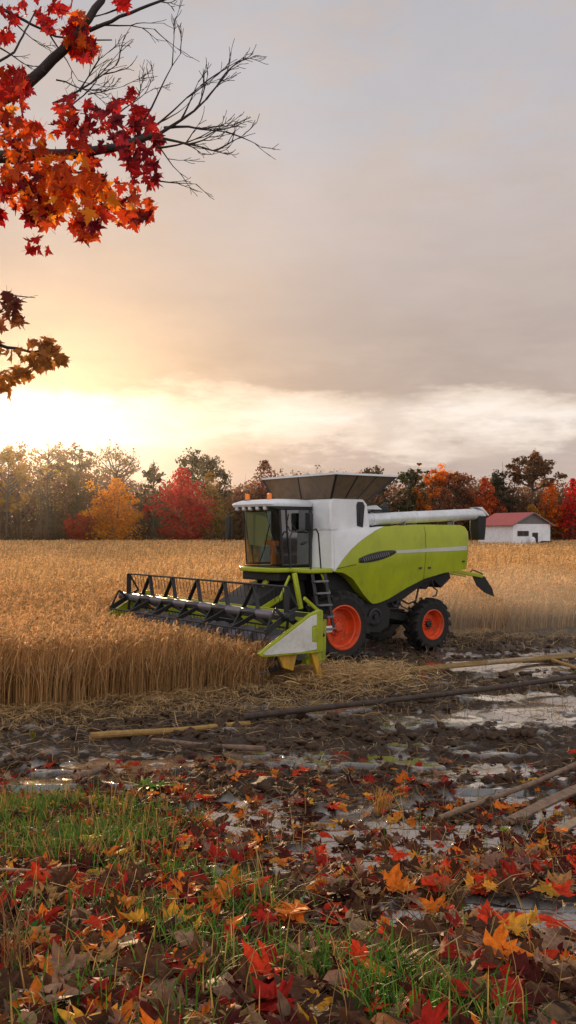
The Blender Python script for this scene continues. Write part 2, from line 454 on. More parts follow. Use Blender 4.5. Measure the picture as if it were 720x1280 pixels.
W = Acc()
def add_stalks(x, y, dens_detail, hmul=1.0, wmul=1.0):
    d = wheat_depth(x, y); k = d > 0; x, y, d = x[k], y[k], d[k]
    n = len(x)
    z = ground_z(x, y, False)
    h = (1.12 + .20 * fbm(x * .6, y * .6, 3, 81) + rng.normal(0, .09, n)) * hmul
    s0, t0 = st(x, y); h = h * (1 - .30 * (s0 > 3) * sstep(5.4, 4.2, s0) * sstep(-4.2, -3.4, t0)) * (1 - .26 * (s0 < 0) * sstep(2.2, .3, d)) * (.90 + .2 * fbm(x * .22, y * .22, 2, 83))
    wild = rng.random(n) < .07 + .20 * (d < .6)
    side = rand_dirs(n)
    lean = rand_dirs(n) * (rng.uniform(.02, .16, (n, 1)) + wild[:, None] * rng.uniform(.15, .75, (n, 1)))
    wind = np.array([.10, -.05, 0])
    up = np.array([0, 0, 1.])
    base = np.stack([x, y, z], -1)
    tt = np.array([0, .35, .7, 1.0])
    P = base[:, None, :] + up * (h[:, None, None] * tt[None, :, None]) + (lean + wind)[:, None, :] * (tt ** 2)[None, :, None] * h[:, None, None]
    c = wheat_colors(n, x, y)
    stemc = c * np.array([1.05, 1.0, .95])
    Ck = stemc[:, None, :] * np.array([.80, .92, 1.0, 1.0])[None, :, None]  # stems darken toward the ground: shading put into the colour
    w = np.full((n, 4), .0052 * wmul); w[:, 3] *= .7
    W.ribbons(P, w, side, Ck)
    # drooping ear
    tip = P[:, 3]
    dr = lean + wind + rand_dirs(n) * .25; dr = dr / np.linalg.norm(dr, axis=1, keepdims=True)
    el = rng.uniform(.09, .15, n)
    e1 = tip + (dr * .45 + up * .75) * el[:, None] * .5
    e2 = e1 + (dr * .8 + up * rng.uniform(-.5, .5, (n, 1))) * el[:, None] * .6
    E = np.stack([tip, e1, e2], 1)
    we = np.stack([np.full(n, .008), np.full(n, .017), np.full(n, .004)], 1) * wmul
    ec = np.clip(c * np.array([1.12, 1.06, 1.0]), 0, 1)
    W.ribbons(E, we, side, ec)
    if dens_detail:
        s2 = np.stack([-side[:, 1], side[:, 0], np.zeros(n)], -1)
        W.ribbons(E, we, s2 * .8 + up * .3, ec)
        # awns
        aw = np.stack([e1, e2 + (dr * .5 + rng.normal(0, .35, (n, 3))) * .09], 1)
        W.ribbons(aw, np.full((n, 2), .0022) * wmul, side, ec)
        aw = np.stack([e1, e2 + (dr * .5 + rng.normal(0, .35, (n, 3))) * .09], 1)
        W.ribbons(aw, np.full((n, 2), .0022) * wmul, s2, ec)
    # leaf blade
    k = rng.random(n) < (.75 if dens_detail else .4)
    ld = rand_dirs(n)[k]; b0 = P[k, 1] * .4 + P[k, 2] * .6; ll = rng.uniform(.15, .35, k.sum())[:, None]
    Lf = np.stack([b0, b0 + (ld * .55 + up * .35) * ll, b0 + (ld * .95 - up * rng.uniform(-.1, .7, ll.shape)) * ll], 1)
    sd = np.stack([-ld[:, 1], ld[:, 0], np.zeros(len(ld))], -1)
    W.ribbons(Lf, np.stack([np.full(len(ld), .005), np.full(len(ld), .007), np.full(len(ld), .001)], 1) * wmul, sd, c[k] * .85)

x, y = sample_zone(14.5, 24, 210); add_stalks(x, y, True)
# extra stalks packed along the cut face
x, y = sample_zone(14.5, 24, 260); dd = wheat_depth(x, y); k = (dd > 0) & (dd < .7); add_stalks(x[k], y[k], True)
x, y = sample_zone(24, 36, 120); add_stalks(x, y, True, 1, 1.25)
x, y = sample_zone(36, 60, 34); add_stalks(x, y, False, 1, 2.2)
x, y = sample_zone(60, 100, 9, .36); k = (np.abs(y - 84 - .02 * x) > 2.2) | (rng.random(len(y)) < .12); add_stalks(x[k], y[k], False, 1, 4.0)
x, y = sample_zone(100, 186, 2.6, .36); add_stalks(x, y, False, 1, 8.0)
# the crop's closed mass below the ears
cy = np.concatenate([np.linspace(14, 40, 150), np.geomspace(40.5, 186, 120)]); cu = np.linspace(-1, 1, 170)
CX = cu[None, :] * (cy * .40 + 3.5)[:, None]; CY = np.repeat(cy[:, None], len(cu), 1)
dep = wheat_depth(CX, CY)
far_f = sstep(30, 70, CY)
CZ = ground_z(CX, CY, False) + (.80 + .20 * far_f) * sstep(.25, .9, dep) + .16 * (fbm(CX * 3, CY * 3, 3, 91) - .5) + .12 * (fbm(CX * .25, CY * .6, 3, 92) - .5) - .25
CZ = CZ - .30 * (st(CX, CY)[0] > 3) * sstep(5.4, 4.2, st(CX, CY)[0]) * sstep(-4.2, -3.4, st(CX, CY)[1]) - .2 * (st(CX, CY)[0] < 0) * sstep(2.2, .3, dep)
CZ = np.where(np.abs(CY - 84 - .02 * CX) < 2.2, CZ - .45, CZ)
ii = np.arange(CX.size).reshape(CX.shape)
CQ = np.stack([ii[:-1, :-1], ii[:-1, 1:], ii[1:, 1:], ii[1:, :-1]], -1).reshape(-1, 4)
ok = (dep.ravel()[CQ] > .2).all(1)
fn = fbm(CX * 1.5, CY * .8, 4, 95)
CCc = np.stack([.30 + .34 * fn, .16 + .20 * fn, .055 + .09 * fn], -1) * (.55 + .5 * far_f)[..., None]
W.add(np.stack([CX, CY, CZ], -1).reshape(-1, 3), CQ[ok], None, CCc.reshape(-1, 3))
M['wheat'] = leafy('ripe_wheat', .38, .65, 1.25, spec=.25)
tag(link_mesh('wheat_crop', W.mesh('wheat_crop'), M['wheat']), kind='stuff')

# short stubble and spilled straw over the cut ground
S = Acc()
x, y = sample_zone(16, 34, 55); d = wheat_depth(x, y)
k = (d < 0) & (d > -5.5) & (rng.random(len(x)) < np.exp(d * .55)); x, y = x[k], y[k]; n = len(x)
z = ground_z(x, y); hh = rng.uniform(.05, .22, n)
ln = rand_dirs(n) * rng.uniform(.0, .12, (n, 1)); b0 = np.stack([x, y, z - .02], -1)
c = wheat_colors(n, x, y) * .75
S.ribbons(np.stack([b0, b0 + ln + np.array([0, 0, 1.]) * hh[:, None]], 1), np.full((n, 2), .005), rand_dirs(n), c)
def straw(x, y, lo, hi, wid, lift, cm=.8):
    n = len(x); z = ground_z(x, y) + rng.random(n) * lift + .012
    a = rng.uniform(0, 2 * np.pi, n); ln = rng.uniform(lo, hi, n)
    d = np.stack([np.cos(a), np.sin(a), rng.normal(0, .22, n)], -1) * ln[:, None] * .5
    c0 = np.stack([x, y, z], -1); bend = rng.normal(0, .14, (n, 3)) * ln[:, None] * np.array([1, 1, .7])
    P = np.stack([c0 - d, c0 - d * .3 + bend, c0 + d * .4 + bend, c0 + d], 1)
    P[:, :, 2] = np.maximum(P[:, :, 2], ground_z(P[:, :, 0], P[:, :, 1]) + .006)
    sd = np.stack([-np.sin(a), np.cos(a), rng.normal(0, .5, n)], -1)
    S.ribbons(P, np.full((n, 4), wid), sd, wheat_colors(n, x, y) * cm)
x, y = sample_zone(13, 30, 420); d = wheat_depth(x, y); k = (d < .25) & (rng.random(len(x)) < np.exp(-np.abs(d) * 1.15)); straw(x[k], y[k], .15, .6, .0042, .12)
# heap of straw by the header end
px_, py_ = 0.9, 20.6
n = 5200; x = rng.normal(px_, .95, n); y = rng.normal(py_, .65, n); straw(x, y, .15, .55, .0045, .30, .95)
x, y = sample_zone(12, 24, 26); straw(x, y, .1, .45, .004, .03, .6)
x, y = sample_zone(4, 12, 40); straw(x, y, .1, .5, .0022, .05, .55)
M['straw'] = leafy('cut_straw', .25, .7, 1.1)
tag(link_mesh('loose_straw', S.mesh('loose_straw'), M['straw']), kind='stuff')

# ------------------------------------------------------------------ mud clods
bm = bmesh.new(); bmesh.ops.create_icosphere(bm, subdivisions=2, radius=1)
PV = np.array([v.co[:] for v in bm.verts]); PT = np.array([[v.index for v in f.verts] for f in bm.faces]); bm.free()
MC = Acc()
for var in range(5):
    nz = rng.normal(0, 1, (6, 3)); ph = rng.uniform(0, 6, 6)
    rad = 1 + sum(.16 * np.sin(PV @ (nz[i] * 2.4) + ph[i]) for i in range(6)) + rng.normal(0, .17, len(PV))
    pv = PV * rad[:, None]
    x, y = sample_zone(9.5, 31, 15)
    d = wheat_depth(x, y); w = wetmask(x, y)
    cl = fbm(x * .9, y * 1.6, 3, 62)
    k = (d < -.3) & (w < .5 + .5 * (rng.random(len(x)) < .16)) & (cl > .44 + .24 * rng.random(len(x))); x, y = x[k], y[k]; n = len(x)
    r = np.clip(rng.lognormal(-3.30, .60, n), .012, .14)
    z = ground_z(x, y) + r * .15
    Mx = rotmats(rng.uniform(0, 6.3, n), rng.uniform(0, 6.3, n), rng.uniform(0, 6.3, n)) * r[:, None, None]
    Mx[:, 2, :] *= .65
    MC.proto(pv, PT, np.stack([x, y, z], -1), Mx)
m, nt, N, L = new_mat('clod_mud')
out = nd(nt, 'ShaderNodeOutputMaterial'); p = nd(nt, 'ShaderNodeBsdfPrincipled'); geo = nd(nt, 'ShaderNodeNewGeometry')
f1 = noise_ramp(nt, geo.outputs['Position'], 14, .3, .7, 7, .7)
L.new(mixc(nt, f1, (.024, .012, .006), (.10, .054, .026)), p.inputs['Base Color']); p.inputs['Roughness'].default_value = .62; p.inputs['Specular IOR Level'].default_value = .3
b = nd(nt, 'ShaderNodeBump'); b.inputs['Strength'].default_value = .8; b.inputs['Distance'].default_value = .02
L.new(f1, b.inputs['Height']); L.new(b.outputs[0], p.inputs['Normal']); L.new(p.outputs[0], out.inputs[0])
tag(link_mesh('mud_clods', MC.mesh('mud_clods'), m), kind='stuff')

# ------------------------------------------------------------------ combine harvester
combine = empty('combine_harvester', (CC[0], CC[1], 0.0), math.pi + A0)
tag(combine, 'lime green and white combine harvester with orange wheel rims at the edge of the wheat', 'combine harvester')

def interp(xs, zs):
    o = np.argsort(xs); xs = np.array(xs)[o]; zs = np.array(zs)[o]
    return lambda x: float(np.interp(x, xs, zs))

def smooth_curve(xs, zs, n=60):
    """Catmull-like resample through a gaussian of the linear one"""
    o = np.argsort(xs); xs = np.array(xs)[o]; zs = np.array(zs)[o]
    X = np.linspace(xs[0], xs[-1], 241); Z = np.interp(X, xs, zs)
    ker = np.exp(-np.linspace(-2, 2, 13) ** 2); ker /= ker.sum()
    Zp = np.convolve(np.pad(Z, 6, mode='reflect', reflect_type='odd'), ker, 'valid')
    return lambda x: float(np.interp(x, X, Zp))

XR, XF = -4.77, .21
zbot = smooth_curve([.21, -.1, -.45, -.87, -1.2, -1.45, -1.8, -2.4, -3.05, -3.8, -4.77], [2.33, 2.30, 2.13, 1.70, 1.44, 1.46, 1.56, 1.82, 2.05, 2.19, 2.28])
ztop = interp([.21, -1.5, -3, -4.45, -4.65, -4.77], [3.38, 3.48, 3.54, 3.53, 3.48, 3.34])
zdiv = smooth_curve([.21, -.05, -.33, -.6, -.85, -1.2, -1.54], [2.33, 2.62, 2.87, 3.06, 3.20, 3.37, 3.48])
zcre = interp([.21, -1.2, -4.77], [2.40, 2.60, 2.86])
def yskin(x, z):
    zc = zcre(x)
    endr = .05 * max(0, (-4.5 - x) / .27) ** 2
    return 1.66 - (.14 * (zc - z) if z < zc else .035 * (z - zc) + .05 * max(0, z - 3.3) / .2) - endr
def loft(mb, x0, x1, lo, hi, nx, nz, sgn=1, off=0, inner=1.28):
    xs = np.linspace(x0, x1, nx); g = []
    for xx in xs:
        a, b2 = lo(xx), hi(xx)
        g.append([(xx, sgn * (yskin(xx, a + (b2 - a) * j / nz) + off), a + (b2 - a) * j / nz) for j in range(nz + 1)])
    pts = [p_ for c_ in g for p_ in c_]; k = nz + 1
    fs = [(i * k + j, (i + 1) * k + j, (i + 1) * k + j + 1, i * k + j + 1) for i in range(nx - 1) for j in range(nz)]
    mb.poly(pts, fs)
    # returned edge
    loop = [i * k for i in range(nx)] + [(nx - 1) * k + j for j in range(1, k)] + [i * k + nz for i in range(nx - 2, -1, -1)] + [j for j in range(nz - 1, 0, -1)]
    ring = [pts[i] for i in loop]; inn = [(p_[0], sgn * inner, p_[2]) for p_ in ring]; n_ = len(ring)
    mb.poly(ring + inn, [(i, (i + 1) % n_, n_ + (i + 1) % n_, n_ + i) for i in range(n_)])
for sgn in (1, -1):
    mb = MB()
    hi = lambda xx: (zdiv(xx) - .004 if xx > -1.54 else ztop(xx))
    loft(mb, XF, XR, zbot, lambda xx: max(zbot(xx) + .01, hi(xx)), 70, 14, sgn)
    gp = mb.build('side_panel', M['green'], combine, smooth=25)
    mb = MB()
    loft(mb, XF, -1.535, lambda xx: zdiv(xx) + .004, lambda xx: max(zdiv(xx) + .008, ztop(xx)), 40, 8, sgn)
    mb.build('side_panel', M['white'], combine, smooth=25)['label'] = 'white front section of the body side'
    # air vent in the side panel: slotted housing on the crease
    if sgn == 1:
        mb = MB(); top, bot = [], []
        for i in range(25):
            t = i / 24; xx = -.60 - 1.30 * t; zc = 2.60 + .21 * t; hh = .115 * (math.sin(math.pi * min(1, t * .9 + .08)) ** .55)
            top.append((xx, yskin(xx, zc + hh) + .012, zc + hh)); bot.append((xx, yskin(xx, zc - hh) + .012, zc - hh))
        n_ = 25; mid = [((a[0] + b_[0]) / 2, a[1] * .5 + b_[1] * .5 + .02, (a[2] + b_[2]) / 2) for a, b_ in zip(top, bot)]
        mb.poly(top + mid + bot, [(i, i + 1, n_ + i + 1, n_ + i) for i in range(n_ - 1)] + [(n_ + i, n_ + i + 1, 2 * n_ + i + 1, 2 * n_ + i) for i in range(n_ - 1)])
        vent = mb.build('air_vent', M['black'], gp)
        mb = MB()
        for i in range(13):
            t = .12 + .055 * i; xx = -.60 - 1.30 * t; zc = 2.60 + .21 * t
            mb.bar((xx - .02, yskin(xx, zc) + .034, zc - .05), (xx + .03, yskin(xx, zc) + .034, zc + .05), .022, .012, (0, 1, 0))
        mb.build('stripe', M['steel'], gp)
        mb = MB(); a, b_ = [], []
        for i in range(21):
            t = i / 20; xx = -1.66 - 3.02 * t; zc = 2.80 + .075 * t; hh = .035 + .025 * t
            a.append((xx, yskin(xx, zc + hh) + .006, zc + hh)); b_.append((xx, yskin(xx, zc - hh) + .006, zc - hh))
        mb.poly(a + b_, [(i, i + 1, 21 + i + 1, 21 + i) for i in range(20)])
        mb.build('stripe', M['stripe'], gp)
# dark seam along the crease, latches and rivets on the visible side
for sgn in (1,):
    mb = MB(); up, dn = [], []
    for i in range(16):
        xx = .12 - .62 * i / 15; zc = zcre(xx) + .0; up.append((xx, yskin(xx, zc + .008) + .004, zc + .008)); dn.append((xx, yskin(xx, zc - .008) + .004, zc - .008))
    mb.poly(up + dn, [(i, i + 1, 17 + i, 16 + i) for i in range(15)]); mb.build('seam', M['dark'], combine)
    mb = MB(); up, dn = [], []
    for i in range(30):
        zz_ = 1.98 + 1.5 * i / 29; xx = -3.02; up.append((xx - .006, yskin(xx, zz_) + .004, zz_)); dn.append((xx + .006, yskin(xx, zz_) + .004, zz_))
    mb.poly(up + dn, [(i, i + 1, 31 + i, 30 + i) for i in range(29)]); mb.build('seam', M['dark'], combine)
    for xx, zz_ in ((-2.85, 2.35), (-3.2, 2.35), (-4.55, 2.5)):
        mb = MB(); mb.box((xx, yskin(xx, zz_) + .012, zz_), (.10, .024, .045)); mb.build('latch', M['black'], combine, .006)
# white front face of the body beside the cab, with folded corner
for s in (1, -1):
    mb = MB()
    mb.poly([(.30, s * .84, 2.36), (.255, s * 1.6, 2.36), (.215, s * 1.655, 2.36), (.30, s * .84, 3.38), (.255, s * 1.585, 3.38), (.215, s * 1.62, 3.38), (-.6, s * .84, 3.38), (-.6, s * 1.55, 3.375)],
            [(0, 1, 4, 3), (1, 2, 5, 4), (3, 4, 5, 7, 6)])
    mb.build('front_panel', M['white'], combine, smooth=15)
# deck, rear hood and dark core
mb = MB(); mb.prism([(.2, 3.36), (-1.5, 3.42), (-3, 3.48), (-4.5, 3.46), (-4.68, 3.3), (-4.68, 2.4), (-4.2, 2.34), (.2, 3.2)], -1.3, 1.3); mb.build('rear_hood', M['green'], combine, .03)
mb = MB(); mb.prism([(.18, 3.18), (.18, 1.75), (-.6, 1.5), (-1.2, 1.25), (-2.6, 1.5), (-3.3, 1.85), (-4.4, 2.2), (-4.5, 2.4)], -1.24, 1.24); mb.build('chassis', M['dark'], combine, .02)
# grain tank: white upper box, flared hopper with rim
mb = MB()
prof = [(.25, 3.385), (.27, 4.06), (.20, 4.19), (-.86, 4.19), (-.98, 4.06), (-1.08, 3.45), (-1.10, 3.385)]
mb.prism(prof, -1.25, 1.56); tank = mb.build('grain_tank', M['white'], combine, .07, seg=4)
mb = MB(); mb.prism([(-.62, 3.50), (-.80, 3.46), (-.86, 4.02), (-.80, 4.12), (-.64, 4.12), (-.60, 4.04)], 1.5, 1.60); mb.prism([(-.66, 3.56), (-.77, 3.54), (-.80, 3.95), (-.70, 3.95)], 1.55, 1.615); mb.build('handle', M['black'], tank, .012)
lo4 = [(.20, -.95), (.20, 1.50), (-1.08, 1.50), (-1.08, -.95)]; hi4 = [(.42, -1.2), (.42, 1.98), (-1.62, 1.98), (-1.62, -1.2)]
mb = MB(); T = .03
o_lo = [(x_, y_, 4.195) for x_, y_ in lo4]; o_hi = [(x_, y_, 4.80) for x_, y_ in hi4]
i_lo = [(x_ + (-T if x_ > 0 else T), y_ + (-T if y_ > 0 else T), 4.195) for x_, y_ in lo4]; i_hi = [(x_ + (-T if x_ > 0 else T), y_ + (-T if y_ > 0 else T), 4.80) for x_, y_ in hi4]
mb.poly(o_lo + o_hi + i_lo + i_hi, [f for k in range(4) for f in ((k, (k + 1) % 4, 4 + (k + 1) % 4, 4 + k), (8 + k, 12 + k, 12 + (k + 1) % 4, 8 + (k + 1) % 4), (4 + k, 4 + (k + 1) % 4, 12 + (k + 1) % 4, 12 + k))])
hop = mb.build('hopper', M['hopper'], combine, smooth=10)
mb = MB()
for k in range(4): mb.bar(o_hi[k], o_hi[(k + 1) % 4], .07, .05)
mb.build('rim', M['roofwhite'], hop)
for k in range(4):
    mb = MB(); mb.bar(o_lo[k], tuple(Vector(o_hi[k]) - Vector((0, 0, .02))), .05, .05); mb.build('rib', M['black'], hop)
def lerp(a, b_, t): return tuple(np.array(a) * (1 - t) + np.array(b_) * t)
for k, ts in ((0, (.5,)), (1, (.36, .68))):
    for t in ts: mb = MB(); mb.bar(lerp(o_lo[k], o_lo[(k + 1) % 4], t), lerp(o_hi[k], o_hi[(k + 1) % 4], t), .025, .03); mb.build('rib', M['black'], hop)
mb = MB(); mb.prism([(-1.0, 4.195), (.18, 4.195), (.18, 4.25), (-1.0, 4.25)], -.9, 1.45); mb.build('grain_heap', M['wheat'] if False else M['dark'], hop)
# engine bay gear behind the tank
mb = MB(); mb.box((-1.62, .55, 3.72), (.9, 1.5, .5)); mb.box((-1.45, .95, 4.0), (.5, .5, .14)); mb.box((-1.95, 1.0, 3.92), (.30, .34, .22)); mb.build('engine_cover', M['dark'], combine, .03)
mb = MB(); mb.prism([(-1.16, 4.02), (-1.55, 4.05), (-1.78, 3.93), (-1.78, 3.84), (-1.16, 3.84)], 1.02, 1.3); mb.build('intake_cover', M['roofwhite'], combine, .02)
mb = MB(); mb.tube([(-2.1, .9, 3.55), (-2.1, .9, 4.02), (-2.25, .9, 4.1)], .07, 14); mb.build('exhaust', M['black'], combine)
# unloading auger folded back along the body
mb = MB(); mb.tube([(-1.0, 1.30, 3.66), (-1.3, 1.3, 3.672), (-5.35, 1.30, 3.85)], .162, 22)
aug = mb.build('unloading_auger', M['silver'], combine)
mb = MB()
for xx in (-1.32, -2.9, -4.5):
    mb = MB(); zc = 3.672 + (-1.3 - xx) / 4.05 * .178
    mb.tube([(xx, 1.3, zc), (xx - .05, 1.3, zc + .002)], .174, 22); mb.build('collar', M['silver'], aug)
mb = MB(); mb.tube([(-5.30, 1.3, 3.85), (-5.52, 1.3, 3.86), (-5.68, 1.3, 3.78)], [.168, .18, .15], 18); mb.prism([(-5.3, 4.05), (-5.52, 4.06), (-5.80, 3.84), (-5.78, 3.80), (-5.5, 3.98)], 1.14, 1.46); mb.build('end_cap', M['silver'], aug)
mb = MB()
ring = [(.20, .19), (-.20, .19), (-.20, -.19), (.20, -.19)]
mb.poly([(-5.52 + a * .85, 1.3 + b_ * .9, 3.80) for a, b_ in ring] + [(-5.50 + a * .8, 1.3 + b_ * .9, 3.40) for a, b_ in ring] + [(-5.52 + a * .6, 1.3 + b_ * .8, 3.10) for a, b_ in ring],
        [f for q in (0, 4) for f in [(q + i, q + (i + 1) % 4, q + 4 + (i + 1) % 4, q + 4 + i) for i in range(4)]] + [(0, 1, 2, 3)])
mb.build('spout', M['dark'], aug, .02)
mb = MB()
for xx in (-2.45, -4.35): mb = MB(); mb.box((xx, 1.32, 3.56), (.10, .16, .12)); mb.tube([(xx, 1.42, 3.50), (xx, 1.42, 3.66)], .022, 8); mb.build('bracket', M['steel'], aug)

# --- cab
cab = empty('cab'); cab.parent = combine
def cabp(xf, yf, z):   # leaning, slightly bowed cab outline
    t = (z - 2.46) / 1.46
    return (xf + .05 * t * (1 if xf > 1 else 0), yf, z)
zb_, zt_ = 2.47, 3.93
fr = [(1.22, .80), (1.36, .55), (1.43, .2), (1.43, -.2), (1.36, -.55), (1.22, -.80)]
mb = MB(); pts = [(a, b_, zb_) for a, b_ in fr] + [(a + .10, b_, zt_) for a, b_ in fr]
mb.poly(pts, [(i, i + 1, 6 + i + 1, 6 + i) for i in range(5)]); mb.build('windscreen', M['glass'], cab, smooth=60)
for s in (1, -1):
    mb = MB(); mb.poly([(1.19, s * .815, zb_), (.36, s * .84, zb_), (.36, s * .84, zt_), (1.29, s * .815, zt_)], [(0, 1, 2, 3)]); dg = mb.build('door', M['doorglass'], cab)
    mb = MB()
    mb.tube([(.36, s * .84, zb_), (.36, s * .84, zt_)], .035, 8); mb.tube([(1.21, s * .815, zb_), (1.31, s * .815, zt_)], .028, 8)
    mb.tube([(.36, s * .84, zb_ + .02), (1.2, s * .82, zb_ + .02)], .03, 8)
    mb.tube([(.98, s * .835, zb_), (1.08, s * .832, 3.3), (1.12, s * .83, zt_)], .018, 8)
    mb.build('door_frame', M['black'], dg)
    mb = MB(); mb.bar((.62, s * .87, 3.02), (.50, s * .87, 3.08), .05, .03); mb.build('handle', M['black'], dg)
mb = MB(); mb.box((.33, 0, 3.2), (.04, 1.66, 1.46)); mb.build('rear_wall', M['dark'], cab)
mb = MB(); mb.box((.80, 0, 2.42), (1.0, 1.6, .06)); mb.build('cab_floor', M['dark'], cab)
# roof with light visor
def rr(x0, x1, y0, y1, r, n=6):
    o = []
    for cx, cy_, a0 in ((x1 - r, y1 - r, 0), (x0 + r, y1 - r, 90), (x0 + r, y0 + r, 180), (x1 - r, y0 + r, 270)):
        for i in range(n + 1):
            a = R(a0 + 90 * i / n); o.append((cx + r * math.cos(a), cy_ + r * math.sin(a)))
    return o
mb = MB(); lay = [(rr(.27, 1.66, -.90, .90, .16), 3.99), (rr(.25, 1.70, -.92, .92, .18), 4.05), (rr(.26, 1.66, -.90, .90, .18), 4.10), (rr(.32, 1.48, -.80, .80, .2), 4.165), (rr(.5, 1.2, -.55, .55, .2), 4.19)]
k = len(lay[0][0]); pts = [(a, b_, z_) for o_, z_ in lay for a, b_ in o_]
mb.poly(pts, [(q * k + i, q * k + (i + 1) % k, (q + 1) * k + (i + 1) % k, (q + 1) * k + i) for q in range(len(lay) - 1) for i in range(k)] + [tuple(range(k))[::-1], tuple(range((len(lay) - 1) * k, len(lay) * k))])
roof = mb.build('roof', M['roofwhite'], cab, smooth=50)
mb = MB(); mb.prism([(.28, 3.90), (1.36, 3.90), (1.60, 3.94), (1.62, 3.995), (.28, 3.995)], -.86, .86); visor = mb.build('visor', M['black'], roof, .02)
for i, yy in enumerate((-.68, -.36, -.08, .26, .60)):
    mb = MB(); mb.lathe([(0, .05), (.04, .05), (.062, .03), (.066, -.03), (.05, -.05)], (1.60, yy, 3.955), 'x', 18); mb.build('work_light', M['lamp'], roof)
for i in (2,):
    pass
for yy, xx in ((-.48, 1.42), (.36, 1.30)):
    mb = MB(); mb.lathe([(0, .18), (.045, .17), (.062, .13), (.066, .02), (.07, 0), (.05, 0)], (xx, yy, 4.165), 'z', 18); be = mb.build('beacon', M['amber'], roof)
    mb = MB(); mb.lathe([(.075, .02), (.08, 0), (.08, -.03)], (xx, yy, 4.165), 'z', 18); mb.build('base', M['black'], be)
# interior
mb = MB(); mb.box((.68, .05, 2.80), (.46, .50, .14)); mb.box((.46, .05, 3.15), (.14, .48, .70), (0, R(-8), 0)); mb.box((.42, .05, 3.56), (.10, .28, .18)); mb.box((.66, .05, 2.6), (.3, .3, .3)); mb.build('seat', M['seat'], cab, .04, seg=3)
mb = MB(); mb.bar((1.14, .30, 2.50), (1.12, .27, 3.02), .10, .11); mb.bar((1.12, .42, 3.04), (1.0, -.30, 3.10), .13, .13); sc_ = mb.build('steering_column', M['amber'], cab, .015)
mb = MB(); mb.lathe([(.19, -.012), (.205, 0), (.19, .012), (.175, 0)], (0, 0, 0), 'z', 28, True); mb.bar((-.18, 0, 0), (.18, 0, 0), .03, .015); sw = mb.build('steering_wheel', M['black'], sc_); sw.location = (.98, 0, 3.16); sw.rotation_euler = (0, R(-28), 0)
mb = MB(); mb.box((.72, .42, 2.98), (.5, .12, .08)); mb.box((.92, .45, 3.16), (.06, .18, .24)); mb.bar((.86, .42, 3.0), (.88, .42, 3.14), .03, .03); mb.build('console', M['black'], cab, .015)
mb = MB(); mb.tube([(1.30, -.10, 2.55), (1.28, .10, 2.9), (1.36, .45, 3.55)], .012, 6); mb.bar((1.28, .1, 2.92), (1.36, .42, 3.5), .02, .012); mb.build('wiper', M['black'], cab)
# pale sheet added behind the glass, imitating its greenish reflection
mb = MB(); mb.poly([(1.36, -.70, 3.86), (1.36, .25, 3.86), (1.18, .30, 3.2), (1.05, -.1, 2.95), (1.20, -.72, 3.0)], [(0, 1, 2, 3, 4)]); mb.build('pale_reflection', leafy('reflection_sheet', .5, .8, 1, (.75, .78, .50)), cab)
# mirrors
def mirror(ar, head, dims, name='mirror'):
    mb = MB(); mb.tube(ar, .018, 8); a_ = mb.build(name, M['black'], combine)
    mb = MB(); mb.box(head, dims); mb.build('head', M['black'], a_, .03)
mirror([(1.45, -.80, 3.92), (1.52, -1.12, 3.86), (1.50, -1.28, 3.80)], (1.50, -1.28, 3.46), (.10, .20, .62))
mirror([(.42, .88, 3.32), (.62, 1.12, 3.34), (.62, 1.14, 3.44)], (.62, 1.14, 3.60), (.10, .24, .46))
mb = MB(); mb.tube([(1.0, .88, 3.80), (1.02, .93, 3.55), (.9, .98, 3.38), (.62, 1.1, 3.33)], .012, 6); mb.build('mirror_arm', M['black'], combine)
# green platform lip under the cab and walkway
mb = MB(); o_ = [(1.55, .62), (1.60, .2), (1.60, -.2), (1.55, -.62), (1.40, -.92), (.3, -.95), (.3, 1.72), (.95, 1.72), (1.05, 1.5), (1.08, .98), (1.40, .92)]
mb.prism(o_, 2.31, 2.43, 'z'); mb.build('platform', M['green'], combine, .035, seg=3)
mb = MB(); mb.prism([(1.34, -.85), (1.34, .8), (.4, .8), (.4, -.85)], 2.08, 2.31, 'z'); mb.build('cab_mount', M['dark'], combine, .03)
# handrails
mb = MB(); mb.tube([(.98, 1.66, 2.42), (.96, 1.67, 3.05), (.92, 1.67, 3.38), (.82, 1.67, 3.42), (.74, 1.67, 3.30), (.66, 1.67, 2.42)], .019, 8)
mb.build('handrail', M['black'], combine)
mb = MB(); mb.tube([(1.12, 1.0, 2.42), (1.12, 1.0, 3.22), (1.06, 1.0, 3.34), (.94, 1.02, 3.34)], .017, 8); mb.build('handrail', M['black'], combine)
# ladder
mb = MB()
for xx in (.62, 1.02): mb.bar((xx, 1.78, 2.30), (xx - .10, 2.0, .92), .035, .09, (1, 0, 0))
lad = mb.build('ladder', M['black'], combine, .008)
for i in range(5):
    t = i / 4.2; zz = 2.12 - t * 1.22; yy = 1.81 + t * .19
    mb = MB(); mb.box((.82 - .10 * t, yy + .03, zz), (.40, .20, .035)); mb.box((.82 - .1 * t, yy + .125, zz + .005), (.36, .012, .05)); mb.build('step', M['steel'], lad, .006)
mb = MB(); mb.box((.74, 2.05, .95), (.24, .05, .16)); mb.build('reflector', M['lamp'], lad, .01)
# green struts and brackets ahead of the wheel
for a_, b_, w_, h_ in (((1.25, 1.35, 2.32), (1.12, 1.45, 1.42), .10, .12), ((1.28, 1.2, 2.25), (1.60, 1.15, 1.60), .05, .07), ((.60, 1.60, 2.30), (.34, 1.62, 1.80), .05, .06), ((1.2, .2, 2.2), (1.5, .15, 1.7), .2, .10)):
    mb = MB(); mb.bar(a_, b_, w_, h_); mb.build('support_strut', M['green'], combine, .025)
